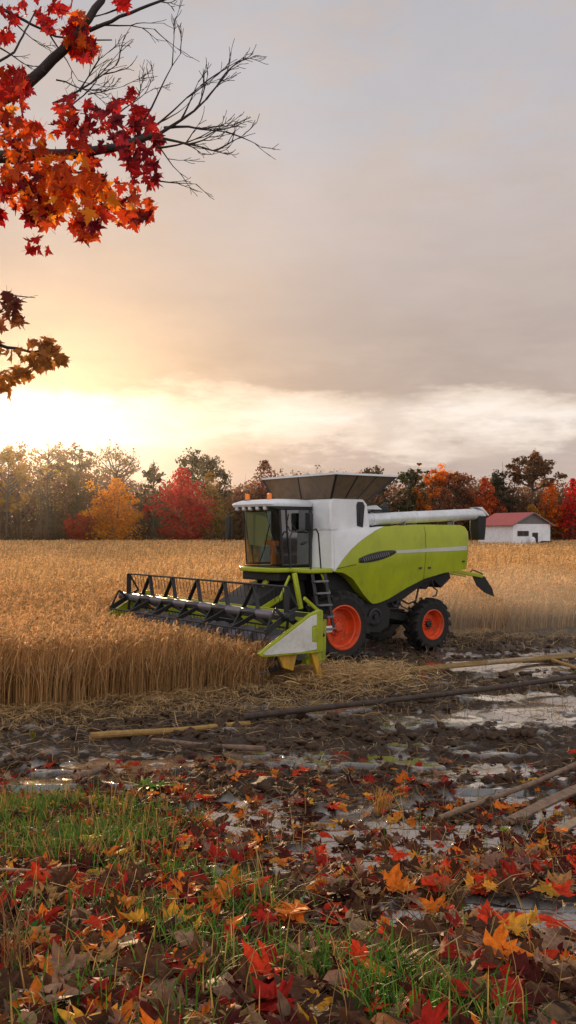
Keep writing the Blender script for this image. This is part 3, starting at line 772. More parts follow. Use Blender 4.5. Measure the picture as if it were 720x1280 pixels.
# feeder house
mb = MB(); mb.prism([(.5, 2.15), (1.4, 1.95), (2.55, 1.35), (2.55, .55), (1.4, .85), (.3, 1.2)], -.75, .75); mb.build('feeder_house', M['dark'], combine, .03)
mb = MB(); mb.prism([(1.2, 1.78), (2.5, 1.18), (2.5, 1.04), (1.2, 1.62)], .756, .80); mb.tube([(1.0, .9, 1.2), (2.3, .9, .85)], .06, 10); mb.build('feeder_rail', M['green'], combine, .01)
# axles, gearbox, belts under the shell
mb = MB(); mb.tube([(0, -1.3, .93), (0, 1.3, .93)], .17, 16); mb.box((0, 0, .98), (.55, 1.2, .6)); mb.build('front_axle', M['dark'], combine, .02)
mb = MB(); mb.tube([(-3.62, -.95, .72), (-3.62, .95, .72)], .10, 12); mb.bar((-3.55, .0, .95), (-1.5, .2, 1.15), .5, .3); mb.bar((-3.5, .75, .85), (-1.7, 1.02, 1.15), .16, .22); mb.box((-3.6, 0, .86), (.34, .9, .34)); mb.build('rear_axle', M['dark'], combine, .02)
mb = MB(); mb.prism([(-.75, 1.45), (-1.05, 1.55), (-1.75, 1.5), (-2.0, 1.25), (-1.95, .80), (-1.60, .62), (-1.1, .66), (-.78, .9)], 1.02, 1.36); gb = mb.build('gearbox', M['dark'], combine, .04)
mb = MB(); mb.lathe([(.24, 0), (.24, .04), (.19, .05), (.17, .02), (.07, .02), (.06, .07), (0, .07)], (-1.4, 1.36, 1.08), 'y', 24); mb.build('pulley', M['black'], gb)
for (xx, zz, r_, yy) in ((-2.55, 1.75, .26, 1.05), (-3.05, 1.95, .20, 1.1), (-2.35, 1.42, .17, 1.15)):
    mb = MB(); mb.lathe([(r_ * .3, -.05), (r_, -.05), (r_, -.02), (r_ * .86, 0), (r_, .02), (r_, .05), (r_ * .8, .06), (r_ * .3, .03), (r_ * .25, .1), (0, .1)], (xx, yy, zz), 'y', 26); mb.build('pulley', M['black'], combine)
mb = MB(); mb.prism([(-3.3, 2.2), (-4.55, 2.32), (-4.7, 2.0), (-4.3, 1.72), (-4.0, 1.95), (-3.7, 1.70), (-3.35, 1.80)], -1.0, 1.0); mb.build('straw_chopper', M['dark'], combine, .02)
mb = MB(); mb.tube([(-3.85, 1.05, 2.0), (-3.9, 1.08, 1.75), (-4.05, 1.08, 1.66), (-4.0, 1.08, 1.52), (-3.88, 1.08, 1.50)], .022, 8); mb.tube([(-2.5, 1.15, 1.5), (-2.8, 1.2, 1.35), (-3.1, 1.18, 1.42), (-3.3, 1.1, 1.8)], .028, 8); mb.tube([(-2.2, 1.2, 1.7), (-2.5, 1.25, 1.3), (-2.9, 1.2, 1.15)], .02, 8); mb.build('hose', M['black'], combine)
# spreader arm with dark flap at the tail
mb = MB(); mb.bar((-4.45, .95, 2.26), (-6.15, .88, 2.00), .09, .11); mb.bar((-4.6, .95, 2.14), (-5.4, .92, 2.02), .05, .05); arm = mb.build('tail_arm', M['green'], combine, .015)
mb = MB(); mb.prism([(-5.75, 2.03), (-6.28, 1.99), (-6.62, 1.62), (-6.72, 1.36), (-6.30, 1.50), (-5.95, 1.72)], .84, .88); mb.tube([(-5.6, .88, 2.12), (-5.75, .88, 2.2), (-6.2, .88, 2.06)], .02, 8); mb.build('flap', M['dark'], arm, .01)

# wheels
def wheel(x, yout, r, w, rr_, lugs, sgn=1):
    root = empty('wheel'); root.parent = combine; root.location = (x, sgn * (yout - w / 2), r - .02); root.rotation_euler = (0, 0, 0 if sgn == 1 else math.pi)
    h = w / 2
    mb = MB()
    prof = [(rr_ * 1.0, -h * .80), (rr_ * 1.08, -h * .94), (r * .80, -h), (r * .86, -h * .90), (r * .895, -h * .6), (r * .905, 0), (r * .895, h * .6), (r * .86, h * .90), (r * .80, h), (rr_ * 1.08, h * .94), (rr_ * 1.0, h * .80)]
    mb.lathe(prof, (0, 0, 0), 'y', 64, True)
    for s in (1, -1):
        for k in range(lugs):
            a = 2 * math.pi * (k + (.5 if s < 0 else 0)) / lugs; da = 2 * math.pi / lugs * .62
            def P(ang, rad, yy): return (rad * math.cos(ang), yy, rad * math.sin(ang))
            th = 2 * math.pi / lugs * .20
            q = []
            for (t, yy, r0, r1) in ((0, .02 * s, .88, 1.0), (.5, s * h * .5, .87, 1.0), (.86, s * h * .86, .83, .985), (1.0, s * h * 1.03, .76, .945)):
                for dd_ in (-1, 1):
                    q.append((P(a + da * t + dd_ * th, r * r0, yy), P(a + da * t + dd_ * th * .75, r * r1, yy)))
            pts = [v for pr in q for v in pr]
            fs = []
            for i in range(3):
                b_ = i * 4
                fs += [(b_, b_ + 4, b_ + 5, b_ + 1), (b_ + 2, b_ + 3, b_ + 7, b_ + 6), (b_ + 1, b_ + 5, b_ + 7, b_ + 3)]
            fs += [(0, 1, 3, 2), (12, 14, 15, 13)]
            mb.poly(pts, fs)
    mb.build('tyre', M['rubber'], root, smooth=30)
    mb = MB()
    mb.lathe([(rr_ * 1.05, h * .90), (rr_ * 1.06, h * .98), (rr_ * 1.0, h * 1.0), (rr_ * .95, h * .90), (rr_ * .92, h * .62), (rr_ * .86, h * .58), (rr_ * .80, h * .05), (rr_ * .74, -h * .06), (rr_ * .46, -h * .02), (rr_ * .40, h * .12), (0, h * .12)], (0, 0, 0), 'y', 48, False, False)
    rim = mb.build('rim', M['orange'], root, smooth=40)
    mb = MB(); mb.lathe([(rr_ * .24, h * .15), (rr_ * .24, h * .34), (rr_ * .18, h * .42), (0, h * .42)], (0, 0, 0), 'y', 24)
    for k in range(10):
        a = 2 * math.pi * k / 10; mb.lathe([(rr_ * .035, h * .1), (rr_ * .035, h * .26), (0, h * .26)], (rr_ * .33 * math.cos(a), 0, rr_ * .33 * math.sin(a)), 'y', 6)
    mb.build('hub', M['orange'] if r > .8 else M['black'], root, smooth=30)
for s in (1, -1):
    wheel(0, 1.78, .94, .66, .545, 20, s)
    wheel(-3.68, 1.30, .75, .50, .405, 17, s)

# --- header
hd = empty('header'); hd.parent = combine
YN, YF = 4.12, -3.62
mb = MB()
mb.prism([(2.35, 1.52), (2.45, 1.56), (2.5, .72), (2.9, .60), (2.9, .5), (2.38, .55)], YF, YN - .12)
mb.build('table', M['green'], hd, .015)
mb = MB(); mb.prism([(2.9, .60), (3.70, .44), (3.70, .38), (2.9, .5)], YF, YN - .3); mb.build('floor_pan', M['dark'], hd)
mb = MB(); mb.tube([(2.98, YF + .1, .88), (2.98, YN - .1, .88)], .17, 20)
for s_, y0, y1 in ((1, YF + .1, .25), (-1, YN - .1, .25)):      # screw flights
    n_ = 170; prev = None
    for i in range(n_ + 1):
        t = i / n_; a = s_ * t * 2 * math.pi * 6.5; yy = y0 + (y1 - y0) * t
        v0 = mb.bm.verts.new((2.98 + .17 * math.cos(a), yy, .88 + .17 * math.sin(a))); v1 = mb.bm.verts.new((2.98 + .30 * math.cos(a), yy, .88 + .30 * math.sin(a)))
        if prev: mb.bm.faces.new((prev[0], v0, v1, prev[1]))
        prev = (v0, v1)
mb.build('intake_screw', M['steel'], hd, smooth=60)
mb = MB(); mb.box((3.75, (YN + YF) / 2 - .2, .39), (.12, YN - YF - .4, .03))
for i in range(90):
    yy = YF + .05 + (YN - YF - .5) * i / 89; mb.prism([(3.80, yy - .03), (3.80, yy + .03), (3.95, yy)], .375, .395, 'z')
mb.build('cutter_bar', M['steel'], hd)
# reel
RX, RZ, RR = 3.38, 1.55, .63
rx0, rx1 = YF + .12, YN - .16
mb = MB(); mb.tube([(RX, rx0 - .22, RZ), (RX, rx0, RZ), (RX, rx1 + .02, RZ)], [.03, .10, .10], 18); reel = mb.build('reel', M['steel'], hd)
NB = 3
ang = [R(91), R(331), R(212)]
st_y = [rx0 + .05 + (rx1 - rx0 - .1) * i / 6 for i in range(7)]
for i, yy in enumerate(st_y):
    mbs = MB()
    for a in ang:
        tipv = (RX + RR * math.cos(a), yy, RZ + RR * math.sin(a))
        if i in (0, 6):
            hub = (RX + .05 * math.cos(a), yy, RZ + .05 * math.sin(a)); mbs.bar(hub, tipv, .13, .035, (0, 1, 0))
            a2 = a + R(60); m_ = (RX + RR * .55 * math.cos(a2), yy, RZ + RR * .55 * math.sin(a2)); mbs.bar(hub, m_, .07, .03, (0, 1, 0))
            mbs.bar(m_, tipv, .05, .03, (0, 1, 0))
        else:
            for dy_ in (-.42, .16):
                r0 = .08; mbs.bar((RX + r0 * math.cos(a), yy + dy_, RZ + r0 * math.sin(a)), tipv, .035, .10, (math.cos(a + 1.57), 0, math.sin(a + 1.57)))
    mbs.lathe([(.088, -.46), (.10, -.44), (.10, .18), (.088, .20)], (RX, yy, RZ), 'y', 20)
    mbs.build('spider_arm', M['black'], reel, .006)
for a in ang:
    c_ = (RX + RR * math.cos(a), RZ + RR * math.sin(a))
    mb = MB(); mb.tube([(c_[0], rx0, c_[1]), (c_[0], rx1, c_[1])], .024, 8); bat = mb.build('bat', M['black'], reel)
    mb = MB(); nT = 46
    for i in range(nT):
        yy = rx0 + .06 + (rx1 - rx0 - .12) * i / (nT - 1)
        mb.bar((c_[0], yy, c_[1]), (c_[0] - .05, yy, c_[1] - .34), .010, .010, (0, 1, 0))
    mb.build('tine', M['black'], bat, smooth=0)
# reel lift arms
for yy in (YN - .03, YF + .03):
    mb = MB(); mb.bar((2.42, yy, 1.50), (3.36, yy, 1.62), .05, .10, (0, 0, 1)); mb.tube([(2.5, yy, 1.1), (3.0, yy, 1.52)], .035, 10); mb.build('reel_arm', M['black'], hd, .008)
mb = MB(); mb.bar((2.3, 3.7, 1.56), (2.9, 3.9, 1.92), .05, .08); mb.build('tool_rail', M['green'], hd, .012)
# crop dividers: white wedge in a green frame at both ends
for yy, s in ((YN + .04, 1), (YF - .04, -1)):
    out_ = [(2.62, 1.66), (2.70, 1.69), (2.98, 1.60), (4.30, .86), (4.26, .80), (4.1, .78), (2.70, .76), (2.62, .80)]
    mb = MB(); mb.prism(out_, yy - .05 * s, yy + .05 * s); dv = mb.build('divider', M['green'], hd, .015)
    inn_ = [(2.86, 1.52), (2.96, 1.53), (4.22, .79), (4.20, .735), (3.0, .72), (2.86, .76)]
    inn_ = [(2.80, 1.59), (2.95, 1.56), (4.20, .865), (4.15, .825), (3.25, .81), (2.80, .84), (2.80, 1.05), (2.93, 1.10), (2.93, 1.34), (2.80, 1.36)]
    mb = MB(); mb.prism(inn_, yy + .048 * s, yy + .062 * s); mb.build('divider_panel', M['divider'], dv, .005)
    mb = MB(); mb.prism([(2.78, 1.30), (2.92, 1.30), (2.93, 1.02), (2.80, 1.00)], yy + .05 * s, yy + .075 * s); mb.build('latch', M['green'], dv, .008)
    mb = MB(); mb.prism([(2.9, .78), (2.72, .30), (2.62, .06), (2.52, .06), (2.62, .40), (2.74, .78)], yy - .10 * s, yy - .02 * s); mb.build('skid', M['yellow'], dv, .01)
    mb = MB(); mb.prism([(3.25, .79), (3.75, .79), (3.60, .50), (3.35, .42)], yy - .12 * s, yy - .04 * s); mb.build('skid', M['yellow'], dv, .01)

# ------------------------------------------------------------------ poles and planks lying in the mud
M['wood_yellow'] = bark('weathered_yellow_wood', (.25, .13, .032), (.42, .25, .08), 9)
M['wood_ochre'] = bark('muddy_ochre_wood', (.14, .075, .018), (.27, .16, .045), 6)
M['wood_brown'] = bark('brown_wood', (.13, .075, .045), (.27, .17, .11), 9)
M['wood_dark'] = bark('dark_wet_wood', (.030, .018, .013), (.085, .055, .040), 9)
M['wood_pale'] = bark('pale_wood', (.26, .17, .10), (.42, .30, .19), 9)
def gpoint(px, py):
    """ground point seen along a direction of the surveyed photograph"""
    lo_, hi_ = 2.5, 200.0
    s = (py - 662) / 1150
    for _ in range(60):
        mid_ = (lo_ + hi_) / 2
        if float(CAM_H - ground_z(np.array([(px - 360) / 1150 * mid_]), np.array([mid_]), False)[0]) / mid_ > s: lo_ = mid_
        else: hi_ = mid_
    return (px - 360) / 1150 * lo_, lo_
def pole(a, b_, r0, r1, mat, name, label, cat, flat=False, grp=None, bury=.0, lift=(0, 0)):
    x0, y0 = gpoint(*a); x1, y1 = gpoint(*b_)
    mx, my = (x0 + x1) / 2, (y0 + y1) / 2
    n_ = 14
    zz = [float(ground_z(np.array([x0 + (x1 - x0) * i / n_]), np.array([y0 + (y1 - y0) * i / n_]), True)[0]) for i in range(n_ + 1)]
    A_ = np.polyfit(np.linspace(0, 1, n_ + 1), zz, 1)
    off = max(0, float(np.percentile(np.array(zz) - np.polyval(A_, np.linspace(0, 1, n_ + 1)), 85)))
    z0 = A_[1] + off + r0 * .6 - bury + lift[0]; z1 = A_[0] + A_[1] + off + r1 * .6 - bury + lift[1]
    L_ = math.hypot(x1 - x0, y1 - y0); az = math.atan2(y1 - y0, x1 - x0)
    mb = MB()
    if flat:
        nn = 10
        up, dn = [], []
        pts = []
        for i in range(nn + 1):
            t = i / nn; xx = L_ * t; w_ = r0 + (r1 - r0) * t; w_ *= 1 + random.uniform(-.06, .06); zz_ = (z1 - z0) * t + .012 * math.sin(t * 5)
            pts += [(xx, -w_, zz_ - .018), (xx, w_, zz_ - .018), (xx, w_, zz_ + .018), (xx, -w_, zz_ + .018)]
        fs = [(i * 4 + k, i * 4 + (k + 1) % 4, i * 4 + 4 + (k + 1) % 4, i * 4 + 4 + k) for i in range(nn) for k in range(4)] + [(3, 2, 1, 0), (nn * 4, nn * 4 + 1, nn * 4 + 2, nn * 4 + 3)]
        mb.poly(pts, fs)
        o = mb.build(name, mat, None, .004); o.rotation_euler = (R(14), 0, az)
    else:
        nn = 16; pts = []; rs = []
        for i in range(nn + 1):
            t = i / nn; pts.append((L_ * t, .03 * L_ * .12 * math.sin(t * 4 + L_), (z1 - z0) * t + .01 * math.sin(t * 7 + 1))); rs.append((r0 + (r1 - r0) * t) * (1 + random.uniform(-.08, .08)))
        mb.tube(pts, rs, 10); o = mb.build(name, mat, None); o.rotation_euler = (0, 0, az)
    o.location = (x0, y0, z0)
    tag(o, label, cat, grp)
    return o
pole((113, 927), (312, 903), .060, .048, M['wood_yellow'], 'wooden_pole', 'straight yellow wooden pole lying in the mud below the wheat edge', 'pole')
pole((305, 904), (735, 857), .055, .05, M['wood_dark'], 'wooden_pole', 'long thin dark brown pole lying across the mud behind the yellow pole', 'pole', lift=(.11, .11))
pole((190, 926), (330, 944), .030, .040, M['wood_brown'], 'wooden_pole', 'short grey brown pole lying beneath the straight yellow pole', 'pole')
pole((472, 850), (740, 826), .12, .12, M['wood_ochre'], 'wooden_plank', 'wide muddy ochre plank lying just in front of the rear wheel', 'plank', True, lift=(.04, .05))
pole((608, 838), (760, 821), .055, .05, M['wood_pale'], 'wooden_pole', 'thin pale pole resting across the wide ochre plank', 'pole', lift=(.08, .08))
pole((690, 832), (760, 846), .04, .04, M['wood_yellow'], 'wooden_pole', 'short pale stick crossing the planks at the frame edge by the rear wheel track', 'pole', lift=(.05, .0))
pole((548, 1024), (745, 960), .030, .034, M['wood_brown'], 'wooden_pole', 'rounded brown pole lying uppermost of the three beside the leaf litter', 'pole', lift=(.04, .10))
pole((636, 1030), (760, 980), .055, .060, M['wood_brown'], 'wooden_plank', 'flat light brown plank lying between two other lengths of wood', 'plank', True, lift=(.03, .06))
pole((690, 1046), (770, 1012), .045, .045, M['wood_pale'], 'wooden_plank', 'short pale plank nearest the leaf litter, cut off by the frame', 'plank', True, lift=(.02, .05))
pole((530, 994), (640, 1012), .022, .016, M['wood_dark'], 'fallen_stick', 'dark wet stick in the mud behind the rounded brown pole', 'stick')
pole((95, 976), (131, 963), .045, .035, M['wood_brown'], 'fallen_stick', 'short thick broken stick at the edge of the grassy bank', 'stick')
pole((-10, 1110), (95, 1098), .010, .006, M['wood_pale'], 'fallen_stick', 'thin pale bleached twig lying over the leaves at the left', 'stick', lift=(.08, .08))
pole((272, 1172), (322, 1160), .014, .012, bark('red_bark', (.10, .012, .01), (.16, .02, .016)), 'fallen_stick', 'dark red twig among the grass and leaves', 'stick', lift=(.05, .06))
pole((-10, 880), (110, 924), .035, .03, M['wood_dark'], 'fallen_stick', 'dark buried stick leading to the end of the yellow pole', 'stick')

# ------------------------------------------------------------------ leaves
HALF = [(0, .02), (.15, -.06), (.38, -.07), (.25, .08), (.47, .12), (.66, .33), (.47, .32), (.43, .43), (.21, .38), (.30, .62), (.17, .59), (.12, .75), (0, 1.0)]
OUT = HALF + [(-a, b_) for a, b_ in HALF[-2:0:-1]]
def leaf_proto(curl, fold, seed, stem=True, tearing=.04):
    r_ = np.random.default_rng(seed)
    P2 = np.array([(0, .28)] + OUT); P2[1:] += r_.normal(0, tearing * .5, (len(OUT), 2))
    P2 = P2 - np.array([0, .35])
    inner = (P2[1:] - P2[0]) * .5 + P2[0]
    allp = np.concatenate([P2[:1], inner, P2[1:]])
    rr2 = (allp ** 2).sum(1)
    z = curl * rr2 + fold * np.abs(allp[:, 0]) + r_.normal(0, .02 + .05 * abs(curl), len(allp)) + curl * .6 * np.sin(allp[:, 0] * 5 + seed) * np.abs(allp[:, 1])
    V = np.concatenate([allp, z[:, None]], 1)
    n_ = len(OUT); T_ = []
    for i in range(n_):
        j = (i + 1) % n_
        T_ += [(0, 1 + i, 1 + j), (1 + i, 1 + n_ + i, 1 + n_ + j), (1 + i, 1 + n_ + j, 1 + j)]
    if stem:
        b0 = len(V); V = np.concatenate([V, [(-.012, -.33, 0), (.012, -.33, 0), (.05, -.85, .08), (.03, -.85, .08)]]); T_ += [(b0, b0 + 1, b0 + 2), (b0, b0 + 2, b0 + 3)]
    return V, np.array(T_)
PROT = [leaf_proto(c_, f_, i) for i, (c_, f_) in enumerate([(.12, .05), (.26, .12), (-.25, .05), (.42, .20), (-.40, -.10), (.18, .28), (.55, .10), (.05, -.08)])]
OVAL = [(0, .02), (.13, .06), (.24, .22), (.29, .42), (.25, .62), (.15, .82), (0, 1.0)]
OAK = [(0, .02), (.10, .08), (.24, .14), (.15, .26), (.33, .38), (.19, .50), (.32, .66), (.16, .74), (.16, .92), (0, 1.0)]
OUT_M = OUT
for o_, sd_, cu_ in ((OVAL, 31, .25), (OAK, 32, .15), (OVAL, 33, -.35)):
    OUT = o_ + [(-a, b_) for a, b_ in o_[-2:0:-1]]
    PROT.append(leaf_proto(cu_, .22, sd_, tearing=.03))
OUT = OUT_M
LEAFCOL = {
    'dull brown': ((.115, .052, .026), .37), 'pale brown': ((.33, .20, .13), .13), 'dark maroon': ((.085, .014, .010), .18),
    'deep red': ((.36, .022, .012), .13), 'bright scarlet': ((.72, .055, .016), .075), 'orange': ((.80, .21, .018), .095),
    'yellow': ((.85, .42, .045), .04), 'tan': ((.46, .25, .095), .055)}
CN = list(LEAFCOL); CP = np.array([LEAFCOL[k][1] for k in CN]); CP /= CP.sum()
CV = np.array([LEAFCOL[k][0] for k in CN])
M['litter'] = leafy('fallen_leaf', .20, .55, 1.6, spec=.10, var=26)

# candidate positions, thick on the bank, thinning into the mud
x, y = sample_zone(2.2, 13.5, 270, .335, 1.7)
dens = np.interp(y, [3, 8.2, 9.5, 11, 12.2, 13.5], [1, .95, .65, .35, .12, .04]) * (.45 + .9 * sstep(.35, .6, fbm(x * 1.1, y * 1.1, 3, 101))) * (1 - .78 * wetmask(x, y)) * (1 - .38 * sstep(.2, 1.6, x) * sstep(4.6, 6, y))
k = rng.random(len(x)) < dens; x, y = x[k], y[k]; n = len(x)
s_ = rng.uniform(.080, .185, n) * np.where(rng.random(n) < .08, 1.2, 1)
ci = rng.choice(len(CN), n, p=CP); dull = (ci >= 3) & (rng.random(n) < .30 * sstep(6.5, 4.2, y)); ci[dull] = rng.choice([0, 0, 1, 2, 0], dull.sum())
pi_ = rng.choice(len(PROT), n, p=[.0925] * 8 + [.10, .08, .08])
zz = ground_z(x, y) + .012 + rng.random(n) ** 2 * .065 * sstep(11, 8, y)
az = rng.uniform(0, 2 * np.pi, n); tilt = rng.normal(0, .27, n); roll = rng.uniform(0, 2 * np.pi, n)
# share of the picture each leaf takes: the largest become things of their own
show = s_ ** 2 / (y ** 2) * (1 + .8 * (ci >= 3)) * (np.abs(x) < .305 * y) * (y > 3.62)
order = np.argsort(-show)
lone = np.zeros(n, bool); lone[order[:300]] = True
lb_ = R(13); LEAN = np.array([[1, 0, 0], [0, math.cos(lb_), -math.sin(lb_)], [0, math.sin(lb_), math.cos(lb_)]])   # blades lean out from the bank
LL = Acc()
for q in range(len(PROT)):
    k = (pi_ == q) & ~lone
    if not k.any(): continue
    cc = CV[ci[k]] * rng.uniform(.45, 1.25, (k.sum(), 1)) * rng.uniform(.9, 1.1, (k.sum(), 3))
    LL.proto(PROT[q][0], PROT[q][1], np.stack([x[k], y[k], zz[k]], -1), LEAN @ rotmats(az[k], tilt[k], roll[k]) * s_[k][:, None, None], cc)
tag(link_mesh('fallen_leaves', LL.mesh('fallen_leaves'), M['litter']), kind='stuff')
# small bright leaves further out on the mud
meshes = {}
def leaf_mesh(q, c):
    if (q, c) not in meshes:
        V_, T_ = PROT[q]; me_ = np_mesh('fallen_leaf', V_, None, T_, np.repeat(CV[c][None], len(V_), 0) * (1.0 + .1 * (q % 3 - 1))); me_.materials.append(M['litter']); meshes[(q, c)] = me_
    return meshes[(q, c)]
SHAPE = ['nearly flat', 'cupped', 'domed', 'tightly curled', 'arched', 'folded', 'rolled up', 'flat', 'cupped', 'flat', 'arched']
SPECIES = ['maple'] * 8 + ['oval', 'lobed oak', 'oval']
def place_word(xx, yy):
    u = (xx / yy) / .313
    col_ = 'left edge' if u < -.6 else 'left side' if u < -.2 else 'middle' if u < .2 else 'right side' if u < .6 else 'right edge'
    row_ = 'along the bottom of the photo' if yy < 4.3 else 'low on the leafy bank' if yy < 5.2 else 'halfway up the leafy bank' if yy < 6.6 else 'high on the leafy bank' if yy < 9 else 'on the wet mud'
    return f'{row_}, {col_}'
for i in order[:300]:
    o = bpy.data.objects.new('fallen_leaf', leaf_mesh(int(pi_[i]), int(ci[i]))); col.objects.link(o)
    Mx = LEAN @ rotmats(az[i:i + 1], tilt[i:i + 1], roll[i:i + 1])[0]
    o.matrix_world = Matrix.Translation((x[i], y[i], zz[i] + .015)) @ Matrix(Mx.tolist()).to_4x4() @ Matrix.Scale(float(s_[i]) * 1.06, 4)
    size = 'small' if s_[i] < .11 else 'large' if s_[i] > .15 else 'middling'
    tag(o, f'{size} {SHAPE[pi_[i]]} {CN[ci[i]]} {SPECIES[pi_[i]]} leaf {place_word(x[i], y[i])}', 'fallen leaf', 'fallen leaves on the bank')

# ------------------------------------------------------------------ grass on the bank
G = Acc()
def grass(x, y, hlo, hhi, wid, dry=.12):
    n = len(x); z = ground_z(x, y); h = rng.uniform(hlo, hhi, n)
    d = rand_dirs(n); arch = rng.uniform(.15, .9, n)[:, None]
    b0 = np.stack([x, y, z - .01], -1); up = np.array([0, 0, 1.])
    t = np.array([0, .35, .7, 1.0])
    P = b0[:, None] + up * (h[:, None, None] * (t - .42 * arch * t ** 2.5)[..., None]) + d[:, None] * (h[:, None] * arch)[:, None] * (t ** 1.8)[None, :, None]
    w = np.outer(rng.uniform(.6, 1.2, n) * wid, [1, .95, .65, .08])
    g = rng.random(n)
    c = np.stack([.028 + .06 * g, .085 + .115 * g, .010 + .012 * g], -1)
    dr = rng.random(n) < dry
    c[dr] = np.stack([.28 + .12 * g[dr], .18 + .08 * g[dr], .06 + .03 * g[dr]], -1)
    sd = np.stack([-d[:, 1], d[:, 0], rng.normal(0, .3, n)], -1)
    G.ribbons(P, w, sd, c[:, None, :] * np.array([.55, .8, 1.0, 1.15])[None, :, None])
x, y = sample_zone(2.4, 9.5, 2300, .34, 1.3)
gm = sstep(.42, .60, fbm(x * .8 + 3, y * .8, 3, 121))
left = sstep(-.6, -1.6, x) * sstep(6.5, 7.2, y) * sstep(10.2, 9.0, y) * sstep(.34, .56, fbm(x * 1.5, y * 1.5, 3, 127))
front = sstep(.72, .25, np.abs(x + .02 + (y - 4.4) * .40)) * sstep(6.8, 5.8, y) * sstep(.44, .54, fbm(x * 1.9 + 3, y * 1.9, 2, 121)) * 1.3
midl = sstep(.2, -.6, x) * sstep(6.6, 5.2, y) * gm * .6
pr = np.clip(.85 * left + 1.0 * front + midl * .35 + .008, 0, 1)
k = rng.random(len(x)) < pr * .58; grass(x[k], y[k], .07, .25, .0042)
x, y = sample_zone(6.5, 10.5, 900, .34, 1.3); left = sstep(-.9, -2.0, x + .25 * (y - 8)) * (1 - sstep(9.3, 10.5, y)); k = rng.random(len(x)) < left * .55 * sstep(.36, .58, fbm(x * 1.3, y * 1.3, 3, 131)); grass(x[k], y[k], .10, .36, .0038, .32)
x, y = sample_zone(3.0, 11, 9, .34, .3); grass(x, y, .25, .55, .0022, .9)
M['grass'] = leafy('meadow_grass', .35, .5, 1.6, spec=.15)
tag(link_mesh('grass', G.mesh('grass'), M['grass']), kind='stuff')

def plant(name, px, py, n_, hl, spread, colr, label, cat, wid, mat, rosette=False, grp=None):
    X, Y = gpoint(px, py); Z = float(ground_z(np.array([X]), np.array([Y]))[0])
    A = Acc(); d = rand_dirs(n_); h = rng.uniform(.5, 1, n_) * hl; ar = rng.uniform(.2, 1, n_)[:, None] * spread
    b0 = np.stack([rng.normal(0, spread * .12, n_), rng.normal(0, spread * .12, n_), np.zeros(n_)], -1); t = np.array([0, .35, .7, 1.0])
    P = b0[:, None] + np.array([0, 0, 1.]) * (h[:, None, None] * (t - .35 * t ** 3)[..., None]) + d[:, None] * ar[:, None] * (t ** 1.6)[None, :, None]
    wp = np.outer(rng.uniform(.7, 1.2, n_) * wid, [.3, 1.0, .9, .1] if rosette else [1, .9, .6, .1])
    sd = np.stack([-d[:, 1], d[:, 0], rng.normal(0, .3, n_)], -1)
    A.ribbons(P, wp, sd, np.array(colr)[None] * rng.uniform(.7, 1.3, (n_, 1)))
    o = link_mesh(name, A.mesh(name), mat); o.location = (X, Y, Z); tag(o, label, cat, grp); return o
plant('seedling', 594, 1002, 14, .11, .10, (.16, .30, .015), 'small bright green seedling behind the rounded brown pole', 'plant', .022, M['grass'], True)
plant('seedling', 632, 1040, 14, .11, .10, (.14, .26, .015), 'small bright green seedling at the tip of the flat brown plank', 'plant', .022, M['grass'], True)
plant('seedling', 680, 1046, 9, .08, .08, (.14, .25, .015), 'tiny green seedling at the tip of the short pale plank', 'plant', .018, M['grass'], True)
plant('broadleaf_weed', 185, 990, 40, .14, .40, (.10, .20, .015), 'low bright green weed spreading beside the grassy bank edge', 'plant', .02, M['grass'], True)
plant('broadleaf_weed', 35, 1180, 30, .16, .12, (.03, .12, .02), 'clump of small round green leaves at the left of the bank', 'plant', .022, M['grass'], True)
plant('dry_grass_tuft', 478, 1010, 90, .40, .32, (.42, .20, .035), 'golden dry grass tuft standing between mud and leaf litter', 'grass tuft', .0035, M['straw'])
plant('dry_grass_tuft', 560, 1120, 60, .30, .30, (.20, .11, .04), 'brown dry grass tuft among leaves on the right', 'grass tuft', .003, M['straw'])
plant('dry_grass_tuft', 20, 1230, 40, .65, .25, (.22, .12, .05), 'tall thin brown dead stems at the left edge', 'grass tuft', .003, M['straw'])
plant('dock_leaf', 42, 925, 3, .22, .05, (.20, .17, .02), 'single upright olive yellow leaf at the wheat edge', 'plant', .035, M['grass'], True)

# ------------------------------------------------------------------ overhanging maple
M['maplebark'] = bark('maple_bark', (.022, .016, .014), (.05, .038, .032), 14)
def W3(px, py, d): return Vector(((px - 360) / 1150 * d, d, CAM_H - (py - 662) / 1150 * d))
bz = float(ground_z(np.array([-4.2]), np.array([6.6]), False)[0])
maple = empty('maple_tree', (-4.2, 6.6, bz))
tag(maple, 'autumn maple reaching in from the upper left with red and orange leaves and bare twigs', 'tree')
inv = Vector((-4.2, 6.6, bz))
mb = MB(); mb.tube([(0, 0, -.2), (.05, 0, .6), (0, .05, 2.0), (.1, -.05, 3.4), (.05, .1, 5.0), (-.2, .2, 7.2)], [.36, .27, .23, .20, .15, .05], 16); mb.build('trunk', M['maplebark'], maple)
BR = MB()
twig_tips = []
def limb(pts, r0, r1, seg=7):
    pts = [Vector(p_) - inv for p_ in pts]
    # resample with slight kinks
    outp = []
    for a, b_ in zip(pts, pts[1:]):
        for i in range(4):
            p_ = a.lerp(b_, i / 4); j = (b_ - a).length * .02
            outp.append(p_ + Vector((random.uniform(-j, j), random.uniform(-j, j), random.uniform(-j, j))) if outp else p_)
    outp.append(pts[-1]); n_ = len(outp)
    BR.tube(outp, [r0 + (r1 - r0) * (i / (n_ - 1)) ** .8 for i in range(n_)], seg, False)
    return outp
